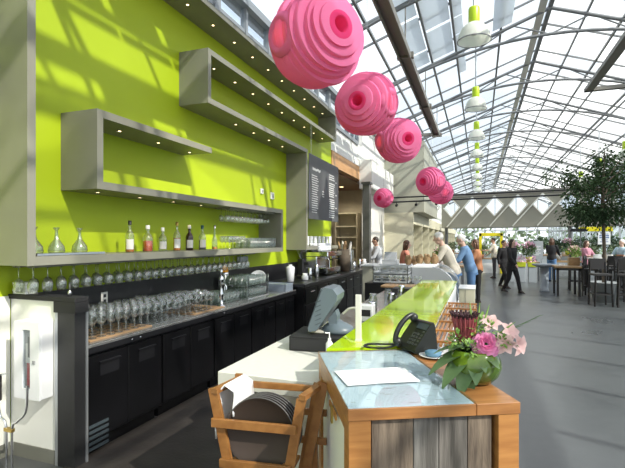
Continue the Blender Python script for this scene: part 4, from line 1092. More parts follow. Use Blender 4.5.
# ================================================================== PINK BALLS
def ball_lamp(loc, Rb, ax1, ax2, lb, seed):
    t = thing('paper_lantern', lb, 'lantern', loc, group='pink layered paper lanterns')
    rr=random.Random(seed)
    def cap(axis, th0, th1, n, scale, name, mname, hole):
        mb=MB(); a=Vector(axis).normalized(); q=a.to_track_quat('Z','Y').to_matrix().to_4x4(); prof=[]
        side=1
        for i in range(n):
            ta=th0+(th1-th0)*i/n; tb=th0+(th1-th0)*(i+1)/n
            ra=Rb*scale*math.sin(ta); za=Rb*scale*math.cos(ta); rb=Rb*scale*math.sin(tb); zb=Rb*scale*math.cos(tb)
            # flat shelf, then a tall rim: each layer is a disc with depth
            prof+=[(ra,za),(rb*.985+ra*.015,za-.10*(za-zb)),(rb,za-.22*(za-zb)),(rb*1.0,zb+.0*(za-zb))]
        # eccentric layers: shift ring centres a little
        off_=Vector((rr.uniform(-1,1),rr.uniform(-1,1),0))*Rb*.05
        vs=[];fs=[];ns=48
        for i,(r_,z_) in enumerate(prof):
            sh=off_*math.sin(i*.5)*(1-abs(z_/Rb/scale)*.2)*(1 if z_>0 else .4)
            for k in range(ns):
                w_=2*PI*k/ns; r2=r_*(1+.012*math.sin(2*w_+i*.4)); vs.append(q@(Vector((r2*math.cos(w_),r2*math.sin(w_),z_))+sh))
        for i in range(len(prof)-1):
            for k in range(ns): fs.append((i*ns+k,i*ns+(k+1)%ns,(i+1)*ns+(k+1)%ns,(i+1)*ns+k))
        mb.add(vs,fs,0,False)
        for f_ in range(len(mb.sm)): mb.sm[f_]=True
        o=mb.build(name,mname,t); o.data.set_sharp_from_angle(angle=.5) if hasattr(o.data,'set_sharp_from_angle') else None
        return q
    q=cap(ax1,.30,PI-.30,14,1.0,'layered_shell','pink_paper',0)
    # rolled tube around the opening
    mb=MB(); z0=Rb*math.cos(.30); r0=Rb*math.sin(.30); mb.x=q
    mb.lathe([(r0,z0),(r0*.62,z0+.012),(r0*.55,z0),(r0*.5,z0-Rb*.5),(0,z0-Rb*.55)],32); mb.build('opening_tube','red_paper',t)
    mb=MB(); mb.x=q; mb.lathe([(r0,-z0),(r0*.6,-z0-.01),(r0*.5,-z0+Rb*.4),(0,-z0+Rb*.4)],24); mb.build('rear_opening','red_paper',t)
    # side cone opening
    q2=Vector(ax2).normalized().to_track_quat('Z','Y').to_matrix().to_4x4()
    mb=MB(); mb.x=q2; mb.lathe([(Rb*.46,Rb*.86),(Rb*.45,Rb*.93),(Rb*.38,Rb*.985),(Rb*.33,Rb*1.005),(Rb*.22,Rb*.92),(Rb*.20,Rb*.90),(0,Rb*.895)],32); sd=mb.build('side_opening','pink_paper',t)
    mb=MB(); mb.x=q2
    mb.lathe([(Rb*.19,Rb*.902),(Rb*.10,Rb*.905),(0,Rb*.905)],24); mb.build('inner_glow','glow_red',sd)
    mb=MB(); mb.tube([(0,0,Rb*.95),(0,0,5.0-loc[2])],.003,5); mb.build('hanging_wire','steel',t)
ball_lamp((-1.37,3.76,3.41),.40,(.77,-.55,.02),(-.49,-.84,-.1),'largest and nearest pink layered lantern, hanging in front of the window band',1)
ball_lamp((-1.40,5.88,3.45),.40,(-.10,-.965,-.12),(.886,-.377,-.1),'second pink layered lantern from the near end of the row',2)
ball_lamp((-1.38,8.20,3.45),.40,(.565,-.75,-.1),(-.7,-.6,-.1),'third pink layered lantern from the near end of the row',3)
ball_lamp((-2.5,12.5,2.83),.266,(-.3,-.9,-.1),(.8,-.3,0),'small dark pink lantern hanging in front of the white bulkhead',4)
ball_lamp((-1.28,13.2,3.32),.40,(-.5,-.85,-.1),(.6,-.6,-.1),'fourth pink lantern of the row, overlapping the last one',5)
ball_lamp((-1.19,15.6,3.24),.40,(-.3,-.9,.1),(.4,-.85,-.1),'last and lowest pink lantern of the row, behind another one',6)

# ================================================================== HEATER BEAMS, PENDANT LAMPS, TRACK RAILS
t = thing('heater_beam','dark overhead beam running down the hall above the pink lanterns','beam',(-1.27,9,5.0)); off=(-1.27,9,5.0)
mb=MB(); mb.box((-1.38,2.5,5.02),(-1.16,14.8,5.06)); mb.box((-1.38,2.5,4.94),(-1.35,14.8,5.02)); mb.box((-1.19,2.5,4.94),(-1.16,14.8,5.02)); mb.build('beam_channel','heater',t,off)
mb=MB(); mb.box((-2.6,14.72,4.98),(-1.16,14.84,5.06)); mb.build('cross_arm','heater',t,off)
for k in range(4):
    mb=MB(); y=5.02+k*3.33; z=chord(-1.27)
    mb.tube([(-1.27,y,5.06),(-1.27,y,z)],.012,6); mb.box((-1.42,y-.05,4.98),(-1.12,y+.05,5.08)); mb.build('hanger','heater',t,off)
t = thing('heater_beam','dark overhead beam on the right with an arm ending above the trees','beam',(2.3,8,5.0)); off=(2.3,8,5.0)
mb=MB(); mb.box((2.22,2.5,4.97),(2.38,11.6,5.05)); mb.build('beam_channel','heater',t,off)
mb=MB(); mb.box((2.22,11.52,4.97),(5.6,11.64,5.05)); mb.build('cross_arm','heater',t,off)
for k in range(2):
    mb=MB(); y=5.02+k*3.33; mb.tube([(2.3,y,5.05),(2.3,y,chord(2.3))],.01,6); mb.build('hanger','heater',t,off)
def pendant(y,lb):
    t = thing('pendant_lamp',lb,'lamp',(-.075,y,4.86),group='lime and white pendant lamps down the hall')
    mb=MB(); mb.lathe([(.255,0),(.262,.01),(.255,.03),(.235,.12),(.19,.21),(.12,.275),(.085,.29),(.08,.288),(.115,.268),(.185,.205),(.228,.12),(.248,.02)],32); mb.build('shade','lamp_white',t)
    mb=MB(); mb.lathe([(.258,-.006),(.268,0),(.262,.012),(.25,0),(.258,-.006)],32); mb.build('rim','truss',t)
    mb=MB(); mb.lathe([(0,.285),(.085,.285),(.088,.30),(.088,.52),(.08,.54),(0,.54)],24); mb.build('neck','lime_enamel',t)
    mb=MB(); mb.tube([(0,0,.54),(0,0,1.62)],.02,8); mb.build('suspension_rod','alu',t)
    mb=MB(); mb.ball((0,0,.16),.07,12); mb.build('bulb','white_gloss',t)
    return t
names=['nearest and largest','second','third','fourth','fifth','sixth','seventh','eighth','ninth']
p0=None
for k,y in enumerate((7.72,11.75,15.2,18.5,21.9,25.2,28.5,31.8)):
    if p0 is None: p0=pendant(y,'nearest and largest lime necked pendant lamp with a white bell shade')
    else: dup(p0,(-.075,y,4.86),label='%s lime necked pendant lamp from the near end, white bell shade' % names[k])
for k,(x,y) in enumerate(((4.3,16.6),(4.3,19.9),(4.3,23.2))):
    dup(p0,(x,y,4.2),label='lime necked pendant lamp above the trees, %s of the three on the right' % ['nearest','middle','farthest'][k],group='pendant lamps on the right side')
for k,((xa,ya,za),(xb3,yb3,zb3),lb) in enumerate((((-3.3,16.55,3.20),(6.4,15.9,3.26),'upper black track rail spanning the hall'),((-3.3,15.9,2.98),(6.4,15.3,3.06),'lower black track rail with small spotlights spanning the hall'))):
    t = thing('track_rail',lb,'rail',(xa,ya,za)); mb=MB(); mb.tube([(0,0,0),(xb3-xa,yb3-ya,zb3-za)],.028,8); mb.build('rail_tube','black',t)
    if k==1:
        for u in (.06,.13,.2,.6,.8):
            mb=MB(); p=Vector((xb3-xa,yb3-ya,zb3-za))*u; mb.tube([p,p+Vector((0,0,-.08))],.012,6); mb.tube([p+Vector((0,-.06,-.13)),p+Vector((0,.06,-.10))],.045,10); mb.build('spotlight','black',t)
# ================================================================== LATTICE BRIDGE ACROSS THE HALL
BA=Vector((-2.2,29.2,0)); BB=Vector((10.5,25.6,0)); bd=(BB-BA); BLn=bd.length; bang=math.atan2(bd.y,bd.x)
t = thing('lattice_bridge','grey slatted bridge with white diagonal lattice and diamond windows across the far hall','bridge',(BA.x,BA.y,0),bang)
z0,z1=2.45,4.35
mb=MB(); cell=1.27; ncell=int(BLn/cell)+1
# solid grey slat boards fill all but the diamonds; the diamonds sit in the upper two thirds
zm=z1-.12; dh=1.18; 
mb2=MB()
for k in range(ncell):
    xa=k*cell; xm=xa+cell/2; xb4=xa+cell
    zt=zm; zc=zm-dh/2; zb_=zm-dh; hw=.50
    # region of the cell outside the diamond
    mb.add([(xa,0,zt),(xm,0,zt),(xm-hw,0,zc),(xa,0,zc)],[(0,1,2,3)]); mb.add([(xm,0,zt),(xb4,0,zt),(xb4,0,zc),(xm+hw,0,zc)],[(0,1,2,3)])
    mb.add([(xa,0,zc),(xm-hw,0,zc),(xm,0,zb_),(xm,0,z0),(xa,0,z0)],[(0,1,2,3,4)]); mb.add([(xb4,0,zc),(xb4,0,z0),(xm,0,z0),(xm,0,zb_),(xm+hw,0,zc)],[(0,1,2,3,4)])
    mb2.add([(xm,.02,zt),(xm+hw,.02,zc),(xm,.02,zb_),(xm-hw,.02,zc)],[(0,1,2,3)])
s_=len(mb.v)
# give the boards real thickness
back=[(v[0],.12,v[2]) for v in mb.v]; f0=list(mb.f); mb.add(back,[tuple(reversed(f)) for f in f0])
mb.box((0,-.02,z0-.06),(ncell*cell,1.6,z0)); 
mb.build('grey_panel','slat_grey',t)
mb2.build('diamond_glass','pane_side',t)
mb=MB(); slope=1.18/2/.5
for k in range(-1,ncell+1):
    xm=k*cell+cell/2
    # rising diagonals run full height, falling ones only along the diamond
    mb.bar((xm-.04+ -(zm-z0)/slope,-.03,z0),(xm,-.03,zm),.06,.06,0,(0,1,0)) if k>=1 else None
    mb.bar((xm,-.03,zm),(xm+.5,-.03,zm-dh/2),.06,.06,0,(0,1,0)); mb.bar((xm-.5,-.03,zm-dh/2),(xm,-.03,zm-dh),.06,.06,0,(0,1,0)); mb.bar((xm,-.03,zm-dh),(xm+.5,-.03,zm-dh/2),.06,.06,0,(0,1,0))
mb.build('white_lattice','lattice_white',t)
mb=MB(); mb.box((0,-.06,z1-.10),(ncell*cell,.3,z1+.12)); mb.build('top_beam','heater',t)
mb=MB()
for x in (.1,6.9,12.4):
    mb=MB(); mb.box((x,.3,0),(x+.16,.46,z0-.06)); mb.build('support_post','truss',t)

# ================================================================== TREES
def tree(x,y,h,cr,seed,lb,n=5200):
    t=thing('indoor_tree',lb,'tree',(x,y,0),group='leafy trees in the hall')
    rr=random.Random(seed)
    mb=MB(); mb.tube([(0,0,.3),(.02,.01,1.2),(-.03,0,h*.62),(0,.02,h*.8)],[.055,.045,.04,.02],8)
    for k in range(14):
        a=rr.uniform(0,2*PI); z=h*rr.uniform(.5,.8); e=Vector((math.cos(a)*cr*rr.uniform(.5,.85),math.sin(a)*cr*rr.uniform(.5,.85),z+rr.uniform(.1,.7))); mb.tube([(0,0,z-.15),e*.5+Vector((0,0,z*.55)),e],[.022,.014,.005],5)
    mb.build('trunk','bark',t)
    mb=MB(); blobs=[]
    for k in range(30):
        a=rr.uniform(0,2*PI); rad=cr*rr.random()**.5*.85; z=h-cr*.95+rr.uniform(-.75,.75)*cr*math.sqrt(max(0,1-(rad/cr)**2))
        blobs.append((Vector((rad*math.cos(a),rad*math.sin(a),z)),rr.uniform(.20,.42)*cr))
    for k in range(n):
        c,br=rr.choice(blobs); d=Vector((rr.gauss(0,1),rr.gauss(0,1),rr.gauss(0,.7))).normalized(); p=c+d*br*rr.random()**.4
        ld=(d+Vector((rr.uniform(-.6,.6),rr.uniform(-.6,.6),-.7))).normalized(); L_=rr.uniform(.07,.12); s_=ld.orthogonal().normalized(); s_=(Matrix.Rotation(rr.uniform(0,6),3,ld)@s_)*L_*.22
        mb.add([p,p+ld*L_*.5+s_,p+ld*L_,p+ld*L_*.5-s_],[(0,1,2,3)])
    mb.build('foliage','tree_leaf_t',t)
    mb=MB(); mb.lathe([(0,0),(.25,0),(.32,.5),(.36,.52),(.34,.54),(.29,.5),(0,.46)],20); mb.build('planter','sill_grey',t)
tree(3.12,13.95,4.35,1.28,1,'tree with a thin brown trunk rising behind the bar stools, whole crown in view',7500)
tree(4.55,14.5,4.6,1.5,2,'dark leafy tree at the right edge, cut off by the frame',7500)

# ================================================================== TABLES, STOOLS
def stool(loc,rz,lb):
    t=thing('bar_stool',lb,'bar stool',loc,rz,group='dark bar stools')
    mb=MB(); mb.box((-.20,-.20,.76),(.20,.20,.81),0,.01); mb.build('seat','table_dark',t)
    mb=MB(); mb.box((-.19,.17,.90),(.19,.20,1.18),0,.008); mb.build('backrest','table_dark',t)
    for sx in (-1,1):
        for sy in (-1,1):
            mb=MB(); mb.bar((sx*.20,sy*.20,0),(sx*.175,sy*.175,.77 if sy<0 else 1.1),.035,.035); mb.build('leg','table_dark',t)
    mb=MB()
    for a,b in (((-.19,-.19),(.19,-.19)),((-.19,.19),(.19,.19)),((-.19,-.19),(-.19,.19)),((.19,-.19),(.19,.19))): mb.bar((a[0],a[1],.30),(b[0],b[1],.30),.02,.03)
    mb.build('footrest','table_dark',t); return t
stool((2.86,13.1,0),.15,'dark square backed bar stool beside the trunk of the whole tree')
dup(bpy.data.objects['bar_stool'],(3.42,13.05,0),'dark bar stool at the right edge of the frame',-.2)
dup(bpy.data.objects['bar_stool'],(3.10,15.2,0),'dark bar stool at the right end of the wooden topped table',1.2)
for x,y,a,lb in ((3.72,14.35,.4,'dark bar stool behind the two nearest ones, in the second row'),(4.3,15.2,.1,'dark bar stool against the near side of the long high table, nearer the right edge'),(3.75,15.35,-.1,'dark bar stool against the near side of the long high table, nearer the tree trunk'),(3.0,16.9,1.5,'dark bar stool at the left end of the long high table'),(3.95,17.3,3.1,'dark bar stool on the far side of the long high table')):
    dup(bpy.data.objects['bar_stool'],(x,y,0),lb,a)
def table(x0,x1,y0_,y1_,h,topm,lb,nm='high_table'):
    cx,cy=(x0+x1)/2,(y0_+y1_)/2
    t=thing(nm,lb,'table',(cx,cy,0)); off=(cx,cy,0)
    mb=MB(); mb.box((x0,y0_,h-.05),(x1,y1_,h),0,.005); mb.build('top',topm,t,off)
    mb=MB(); mb.box((x0+.03,y0_+.03,h-.12),(x1-.03,y1_-.03,h-.05)); mb.build('apron','table_dark',t,off)
    for x in (x0+.03,x1-.09):
        for y in (y0_+.03,y1_-.09): mb=MB(); mb.box((x,y,0),(x+.06,y+.06,h-.05)); mb.build('leg','table_dark',t,off)
table(2.12,2.80,14.9,15.7,.88,'table_wood','small wooden topped table on black legs left of the bar stools')
table(3.3,6.3,15.9,16.9,1.08,'table_top_pale','long pale topped high table behind the bar stools')
t=thing('round_table','round grey table on a thick grey column','table',(1.97,16.15,0))
mb=MB(); mb.lathe([(0,.78),(.22,.78),(.36,.84),(.36,.88),(0,.89)],24); mb.build('top','stone_grey',t)
mb=MB(); mb.lathe([(0,0),(.16,0),(.13,.05),(.13,.78),(0,.78)],16); mb.build('column','stone_grey',t)
mb=MB(); mb.box((-.12,-.05,0),(.05,.05,.05),0,.01); o=mb.build('napkin_box','white_matt'); o.location=(2.35,15.3,.881); tag(o,'small white napkin box on the wooden topped table','box')
mb=MB(); mb.box((0,0,0),(.30,.2,.24),0,.004); o=mb.build('wooden_crate','table_wood'); o.location=(2.55,15.5,.881); tag(o,'small brown crate standing on the wooden topped table','crate')
TR=random.Random(4)
for k in range(9):
    x=3.45+k*.31; mb=MB(); 
    if k%3==0: mb.box((-.1,-.08,0),(.1,.08,.12),0,.01)
    else: mb.lathe([(0,0),(.06,0),(.09,.05),(.10,.12),(.06,.12),(0,.10)],12)
    o=mb.build('dish','white_matt' if k%3==0 else ('label_white' if k%3==1 else 'terracotta')); o.location=(x,16.3+TR.uniform(-.2,.2),1.081)
    tag(o,['pale box','cream dish','brown clay dish'][k%3]+[' at the near left end of the long pale high table',' second along the long pale high table',' third along the long pale high table',' fourth along the long pale high table',' fifth along the long pale high table',' sixth along the long pale high table',' seventh along the long pale high table',' eighth along the long pale high table',' last on the long pale high table'][k],'dish')

# ================================================================== PLANTS & DISPLAYS FAR DOWN THE HALL
PR=random.Random(31)
def leafball(mb,c,r,n,L0,m=0,zs=.8,rr=PR):
    for k in range(n):
        d=Vector((rr.gauss(0,1),rr.gauss(0,1),rr.gauss(0,1))).normalized(); p=Vector(c)+Vector((d.x*r,d.y*r,d.z*r*zs))*rr.random()**.5
        ld=(d+Vector((rr.uniform(-.7,.7),rr.uniform(-.7,.7),rr.uniform(-.2,.7)))).normalized()*L0*rr.uniform(.6,1.2); s_=ld.orthogonal().normalized(); s_=(Matrix.Rotation(rr.uniform(0,6),3,ld.normalized())@s_)*L0*.25
        mb.add([p,p+ld*.5+s_,p+ld,p+ld*.5-s_],[(0,1,2,3)],m)
def plant(h,r,kind):
    t=thing('potted_plant','x','plant',(0,0,0))
    mb=MB(); mb.lathe([(0,0),(r*.35,0),(r*.5,h*.25),(r*.44,h*.25),(0,h*.22)],12); mb.build('pot',{'green':'terracotta','orchid':'pot_lime','pale':'white_matt','grey':'sill_grey'}[kind],t)
    mb=MB(); mb.tube([(0,0,h*.2),(0,0,h*.7)],.015,5); leafball(mb,(0,0,h*.62),r,380,.11); mb.build('foliage',{'green':'far_leaf','orchid':'leaf','pale':'leaf_pale','grey':'tree_leaf'}[kind],t)
    if kind in('orchid','pale'):
        mb=MB(); leafball(mb,(0,0,h*.85),r*.9,200,.085,0,.5); mb.build('blossom','orchid' if kind=='orchid' else 'pale_petal',t)
    return t
protos={k:plant(h,r,k) for k,h,r in (('green',.75,.30),('orchid',.8,.28),('pale',.6,.27),('grey',1.0,.31))}
nmk={'green':'bushy green potted plant','orchid':'pink flowering orchid in a lime pot','pale':'pale flowering plant in a white pot','grey':'tall dark leaved plant in a grey pot'}
used=set()
def put(kind,x,y,z,lb,grp):
    p=protos[kind]
    if kind not in used: used.add(kind); p.location=(x,y,z); p['label']=lb; p['group']=grp; return p
    return dup(p,(x,y,z),lb,PR.uniform(0,6),grp)
def display(x0,x1,y,lb,ptypes,h=.75):
    t=thing('display_table',lb,'table',((x0+x1)/2,y,0)); off=((x0+x1)/2,y,0)
    mb=MB(); mb.box((x0,y-.5,h-.05),(x1,y+.5,h)); mb.build('top','table_wood',t,off)
    for x in (x0+.02,x1-.08):
        for yy in (y-.46,y+.4): mb=MB(); mb.box((x,yy,0),(x+.06,yy+.06,h-.05)); mb.build('leg','truss',t,off)
    n=max(1,int((x1-x0)/.62))
    for k in range(n):
        for j in range(1):
            kd=ptypes[(k+j)%len(ptypes)]
            put(kd,x0+.32+k*.62,y,h+.002,(nmk[kd].split(' in a ')[0]+' on the '+lb),'%ss on the %s' % (nmk[kd].split(' in a ')[0],lb))
display(1.0,2.3,20.6,'display bench behind the two people in black',['orchid'],.75)
display(-.2,1.0,25.5,'display bench near the yellow frame',['green','pale'],.7)
display(2.9,5.3,22.0,'display bench right of the aisle',['grey','pale','green'],.75)
display(4.4,6.3,19.0,'display bench behind the right hand visitors',['green','orchid','grey'],.75)
display(3.2,6.3,30.5,'far display bench beneath the bridge',['green','grey','pale'],.8)
display(-2.0,.2,31.5,'far display bench left of the aisle',['green','pale'],.8)
display(2.6,6.2,25.5,'long display bench between the bridge and the stools',['grey','green','orchid','grey'],.9)
display(4.6,6.3,20.9,'dark display bench below the yellow canopy',['grey','pale','grey'],.9)
display(-1.6,-.5,16.8,'display bench behind the pastry case',['pale','green'],.75)
# yellow frame
t=thing('picture_gate','tall bright yellow frame standing in the aisle with plants behind','frame',(.55,24.0,0)); 
mb=MB(); 
for a,b in (((-.55,0),(-.42,1.98)),((.42,0),(.55,1.98)),((-.55,1.84),(.55,2.0))): mb.box((a[0],-.06,a[1]),(b[0],.06,b[1]),0,.01)
mb.build('frame_bar','yellow',t)
mb=MB(); mb.box((-.42,.02,.0),(.42,.05,.5)); mb.build('lower_panel','white_matt',t)
# steel bucket stand, signs
for k,x in enumerate((1.15,1.55,1.95)):
    mb=MB(); mb.box((-.14,-.14,0),(.14,.14,.60),0,.01); mb.box((-.16,-.16,.60),(.16,.16,.78),1,.01); leafball(mb,(0,0,.86),.18,70,.09,2)
    o=mb.build('flower_bucket',['rack_grey','pot_lime','orchid']); o.location=(x,19.5,0); tag(o,'%s of the three lime boxes of pink flowers on grey stands' % ['leftmost','middle','rightmost'][k],'planter','lime boxes of pink flowers')
t=thing('easel_sign','pale easel sign board standing beside the aisle','sign',(2.5,23.2,0))
mb=MB(); mb.box((-.28,0,.75),(.28,.03,1.6),0,.004); mb.build('board','rack_grey',t)
for sx in (-1,1): mb=MB(); mb.bar((sx*.28,.0,0),(sx*.1,.05,1.62),.03,.03); mb.build('leg','rack_grey',t)
mb=MB()
for j in range(6): mb.box((-.2,-.003,.95+j*.08),(-.2+.3+.08*(j%2),0,.975+j*.08))
mb.build('lettering','white_matt',t)
t=thing('hanging_sign','white sign with blue lettering hanging above the long high table','sign',(3.95,17.6,1.5))
mb=MB(); mb.box((-.18,0,0),(.18,.03,.42)); mb.build('board','white_matt',t)
mb=MB(); 
for j,(w_,h_) in enumerate(((.24,.02),(.28,.035),(.28,.035),(.2,.02),(.24,.02))): mb.box((-w_/2,-.003,.34-j*.065),(w_/2,0,.34-j*.065+h_))
mb.build('lettering','sign_blue',t)
mb=MB(); mb.tube([(-.14,.015,.42),(-.14,.015,3.0)],.004,5); mb.tube([(.14,.015,.42),(.14,.015,3.0)],.004,5); mb.build('hanging_wire','truss',t)
mb=MB(); mb.box((-.14,0,2.98),(.14,.03,3.0)); mb.build('hanging_bar','truss',t)
mb=MB(); mb.prism([(-.62,0),(.62,0),(.58,.2),(-.58,.2)],0,.9,0,'xz'); o=mb.build('yellow_canopy','yellow'); o.location=(5.0,23.5,2.05); tag(o,'bright yellow canopy over a stall far right beyond the trees','canopy')
for k,x in enumerate((-.6,.56)):
    mb=MB(); mb.box((x,.4,0),(x+.04,.44,2.05)); mb.box((x-.05,.35,0),(x+.09,.49,.02)); o=mb.build('canopy_post','truss'); o.location=(5.0,23.5,0); tag(o,['left','right'][k]+' thin grey post holding up the yellow canopy','post')
t=thing('extractor_hood','black hanging hood on a black duct above the display bench right of the aisle','hood',(3.85,21.5,0))
mb=MB(); mb.prism([(-.32,2.0),(.32,2.0),(.28,2.12),(-.28,2.12)],-.3,.3,0,'xz'); mb.build('hood_body','black',t)
mb=MB(); mb.tube([(0,0,2.12),(0,0,3.9)],.05,8); mb.build('duct','black',t)
# shelf unit and door in the recess behind the coffee counter
t=thing('shelf_unit','beige shelf unit with pale shelf edges at the back of the recess','shelving',(-4.35,15.3,0)); off=(-4.35,15.3,0)
mb=MB(); mb.box((-4.75,15.1,0),(-4.71,15.58,2.6)); mb.box((-3.98,15.1,0),(-3.94,15.58,2.6)); mb.box((-4.75,15.55,0),(-3.94,15.59,2.6)); mb.build('carcass','beige_inner',t,off)
for z in (.5,.95,1.35,1.72,2.1,2.56): mb=MB(); mb.box((-4.71,15.1,z),(-3.98,15.55,z+.04)); mb.build('shelf','cream_wall',t,off)
o=bpy.data.objects.new('door_1',None); COL.objects.link(o); o['kind']='structure'
mb=MB(); mb.box((-5.8,15.55,0),(-5.1,15.6,2.3)); mb.build('door_leaf','sill_grey',o)
mb=MB(); mb.box((-5.88,15.53,0),(-5.8,15.6,2.38)); mb.box((-5.1,15.53,0),(-5.02,15.6,2.38)); mb.box((-5.88,15.53,2.3),(-5.02,15.6,2.38)); mb.build('door_frame','cream_wall',o)

# ================================================================== PEOPLE
def capsule(mb,p0,p1,r0,r1,n=10):
    p0=Vector(p0);p1=Vector(p1);d=(p1-p0)
    L_=d.length; 
    if L_<1e-5: d=Vector((0,0,1)); L_=1e-5
    d.normalize(); pts=[p0-d*r0*.95,p0-d*r0*.7,p0,p1,p1+d*r1*.7,p1+d*r1*.95]; mb.tube(pts,[r0*.25,r0*.72,r0,r1,r1*.72,r1*.25],n)
def remesh(ob,vox,it=6):
    m=ob.modifiers.new('r','REMESH'); m.mode='VOXEL'; m.voxel_size=vox; m.use_smooth_shade=True
    s_=ob.modifiers.new('s','SMOOTH'); s_.iterations=it; s_.factor=.5
    dg=bpy.context.evaluated_depsgraph_get(); dg.update(); me=bpy.data.meshes.new_from_object(ob.evaluated_get(dg)); mats=[x for x in ob.data.materials]
    ob.modifiers.clear(); ob.data=me
    if len(me.materials)==0:
        for x in mats: me.materials.append(x)
def person(loc,rz,lb,H=1.72,lean=0.0,skin='skin',hair='hair_dark',longhair=False,shirt='shirt_beige',sleeve=.5,trouser='jeans',coat=False,stride=0.0,arms=((.0,.1),(.0,.1)),headturn=0.0,sh=.2,bald=False,lower=True,female=False):
    """faces +y in its own frame; arms: (forward swing of upper arm, elbow bend) left then right"""
    s=H/1.75; t=thing('person',lb,'person',loc,rz)
    hipz=.93*s; hip=Vector((0,0,hipz)); la=lean
    up=Vector((0,math.sin(la),math.cos(la))); fw=Vector((0,math.cos(la),-math.sin(la)))
    chest=hip+up*.38*s; neck=hip+up*.53*s; headc=neck+up*.10*s+Vector((0,.06*math.sin(la)+.015,.05))*s
    sw=(.175 if female else .20)*s
    def torso(mb,e=0.0,down=0.0,topcut=0):
        w_=.155 if female else .165
        rr=[(hip-up*(.10+down)*s,(w_*.95+e)*s,(.105+e)*s,-la),(hip,(w_+.015+e)*s,(.115+e)*s,-la),(hip+up*.13*s,(w_*.84+e)*s,(.10+e)*s,-la),(hip+up*.30*s,(w_+.005+e)*s,(.115+e)*s,-la),(hip+up*.42*s,(w_+.02+e)*s,(.105+e)*s,-la),(hip+up*.50*s,(w_*.72+e)*s,(.08+e)*s,-la),(hip+up*.535*s,(.065+e)*s,(.06+e)*s,-la)]
        mb.rings(rr,16)
    shl=[];el=[];wr=[];hd=[]
    for i,sx in enumerate((-1,1)):
        S=hip+up*.475*s+Vector((sx*sw,0,0)); f,b=arms[i]
        ad=(-up*math.cos(f)+fw*math.sin(f)) if abs(la)<.2 else Vector((0,math.sin(f),-math.cos(f)))
        ad=(ad+Vector((sx*.12,0,0))).normalized(); E=S+ad*.29*s
        fd=Vector((0,math.sin(f+b),-math.cos(f+b))); W=E+(fd+Vector((-sx*.08,0,0))).normalized()*.25*s; shl.append(S);el.append(E);wr.append(W);hd.append((fd+Vector((-sx*.08,0,0))).normalized())
    knees=[];ank=[]
    for i,sx in enumerate((-1,1)):
        a=stride*(1 if i==0 else -1); Hp=hip+Vector((sx*.09*s,0,-.05*s)); L1=.42*s; L2=.41*s
        if a>=0: K=Hp+Vector((0,math.sin(a)*L1,-math.cos(a)*L1)); A=K+Vector((0,math.sin(a*.6)*L2,-math.cos(a*.6)*L2))
        else: K=Hp+Vector((0,math.sin(a*.4)*L1,-math.cos(a*.4)*L1)); A=K+Vector((0,math.sin(a*1.5)*L2,-math.cos(a*1.5)*L2))
        knees.append((Hp,K)); ank.append(A)
    # keep the lower foot on the floor
    dz=min(a.z for a in ank)-.075*s
    # body
    mb=MB(); torso(mb)
    capsule(mb,neck-up*.05*s,neck+up*.07*s,.055*s,.05*s)
    for i,sx in enumerate((-1,1)):
        capsule(mb,shl[i],el[i],.048*s,.038*s); capsule(mb,el[i],wr[i],.038*s,.024*s)
        d=hd[i]; side=Vector((1,0,0)); nrm=d.cross(side).normalized(); palm=wr[i]+d*.045*s
        mb.rings([(wr[i],.026*s,.018*s,0),(palm,.038*s,.018*s,0),(palm+d*.04*s,.036*s,.014*s,0)],8) if d.z<-.8 else capsule(mb,wr[i],palm+d*.03*s,.026*s,.028*s,8)
        for q,(o_,l_) in enumerate(((-.03,.055),(-.011,.068),(.010,.064),(.029,.05))):
            b0=palm+d*.03*s+side*o_*s; b1=b0+d*l_*.55*s+nrm*.006*s; b2=b1+(d+nrm*.45*1).normalized()*l_*.5*s; capsule(mb,b0,b1,.0095*s,.009*s,6); capsule(mb,b1,b2,.009*s,.0075*s,6)
        th=palm-side*sx*.03*s; capsule(mb,th,th+(d*.6-side*sx*.8).normalized()*.05*s,.012*s,.009*s,6)
        Hp,K=knees[i]; capsule(mb,Hp,K,.085*s,.055*s,12); capsule(mb,K,ank[i],.052*s,.035*s,12)
    # head
    X=Matrix.Translation(headc)@Matrix.Rotation(headturn,4,'Z')@Matrix.Rotation(-la*.55,4,'X'); mb.x=X
    q=s*1.0
    mb.ball((0,0,.02*q),(.072*q,.092*q,.10*q),18); mb.ball((0,.022*q,-.055*q),(.05*q,.06*q,.055*q),12)
    mb.tube([(0,.085*q,.02*q),(0,.112*q,-.022*q),(0,.092*q,-.03*q)],[.008*q,.014*q,.008*q],6)
    for sx in (-1,1): mb.ball((sx*.075*q,0,.0),(.012*q,.022*q,.032*q),8)
    mb.ball((0,.078*q,-.058*q),(.022*q,.01*q,.007*q),8)
    mb.x=Matrix(); 
    for i in range(len(mb.v)): mb.v[i]=(mb.v[i][0],mb.v[i][1],mb.v[i][2]-dz)
    b=mb.build('body',skin,t); remesh(b,.0085,4)
    def shift(m_):
        for i in range(len(m_.v)): m_.v[i]=(m_.v[i][0],m_.v[i][1],m_.v[i][2]-dz)
        return m_
    # hair
    mb=MB(); mb.x=X
    mb.ball((0,-.014*q,.038*q),(.080*q,.094*q,.097*q),16)
    if longhair: mb.rings([((0,-.045*q,.05*q),.082*q,.06*q,0),((0,-.055*q,-.06*q),.085*q,.055*q,0),((0,-.06*q,-.17*q),.08*q,.045*q,0),((0,-.06*q,-.22*q),.05*q,.03*q,0)],12); 
    if longhair:
        for sx in (-1,1): mb.tube([(sx*.07*q,.02*q,.05*q),(sx*.085*q,.0,-.05*q),(sx*.075*q,-.01*q,-.17*q)],[.02*q,.03*q,.018*q],8)
    mb.x=Matrix(); shift(mb); h=mb.build('hair',hair,t); 
    # eyes and brows
    mb=MB(); mb.x=X
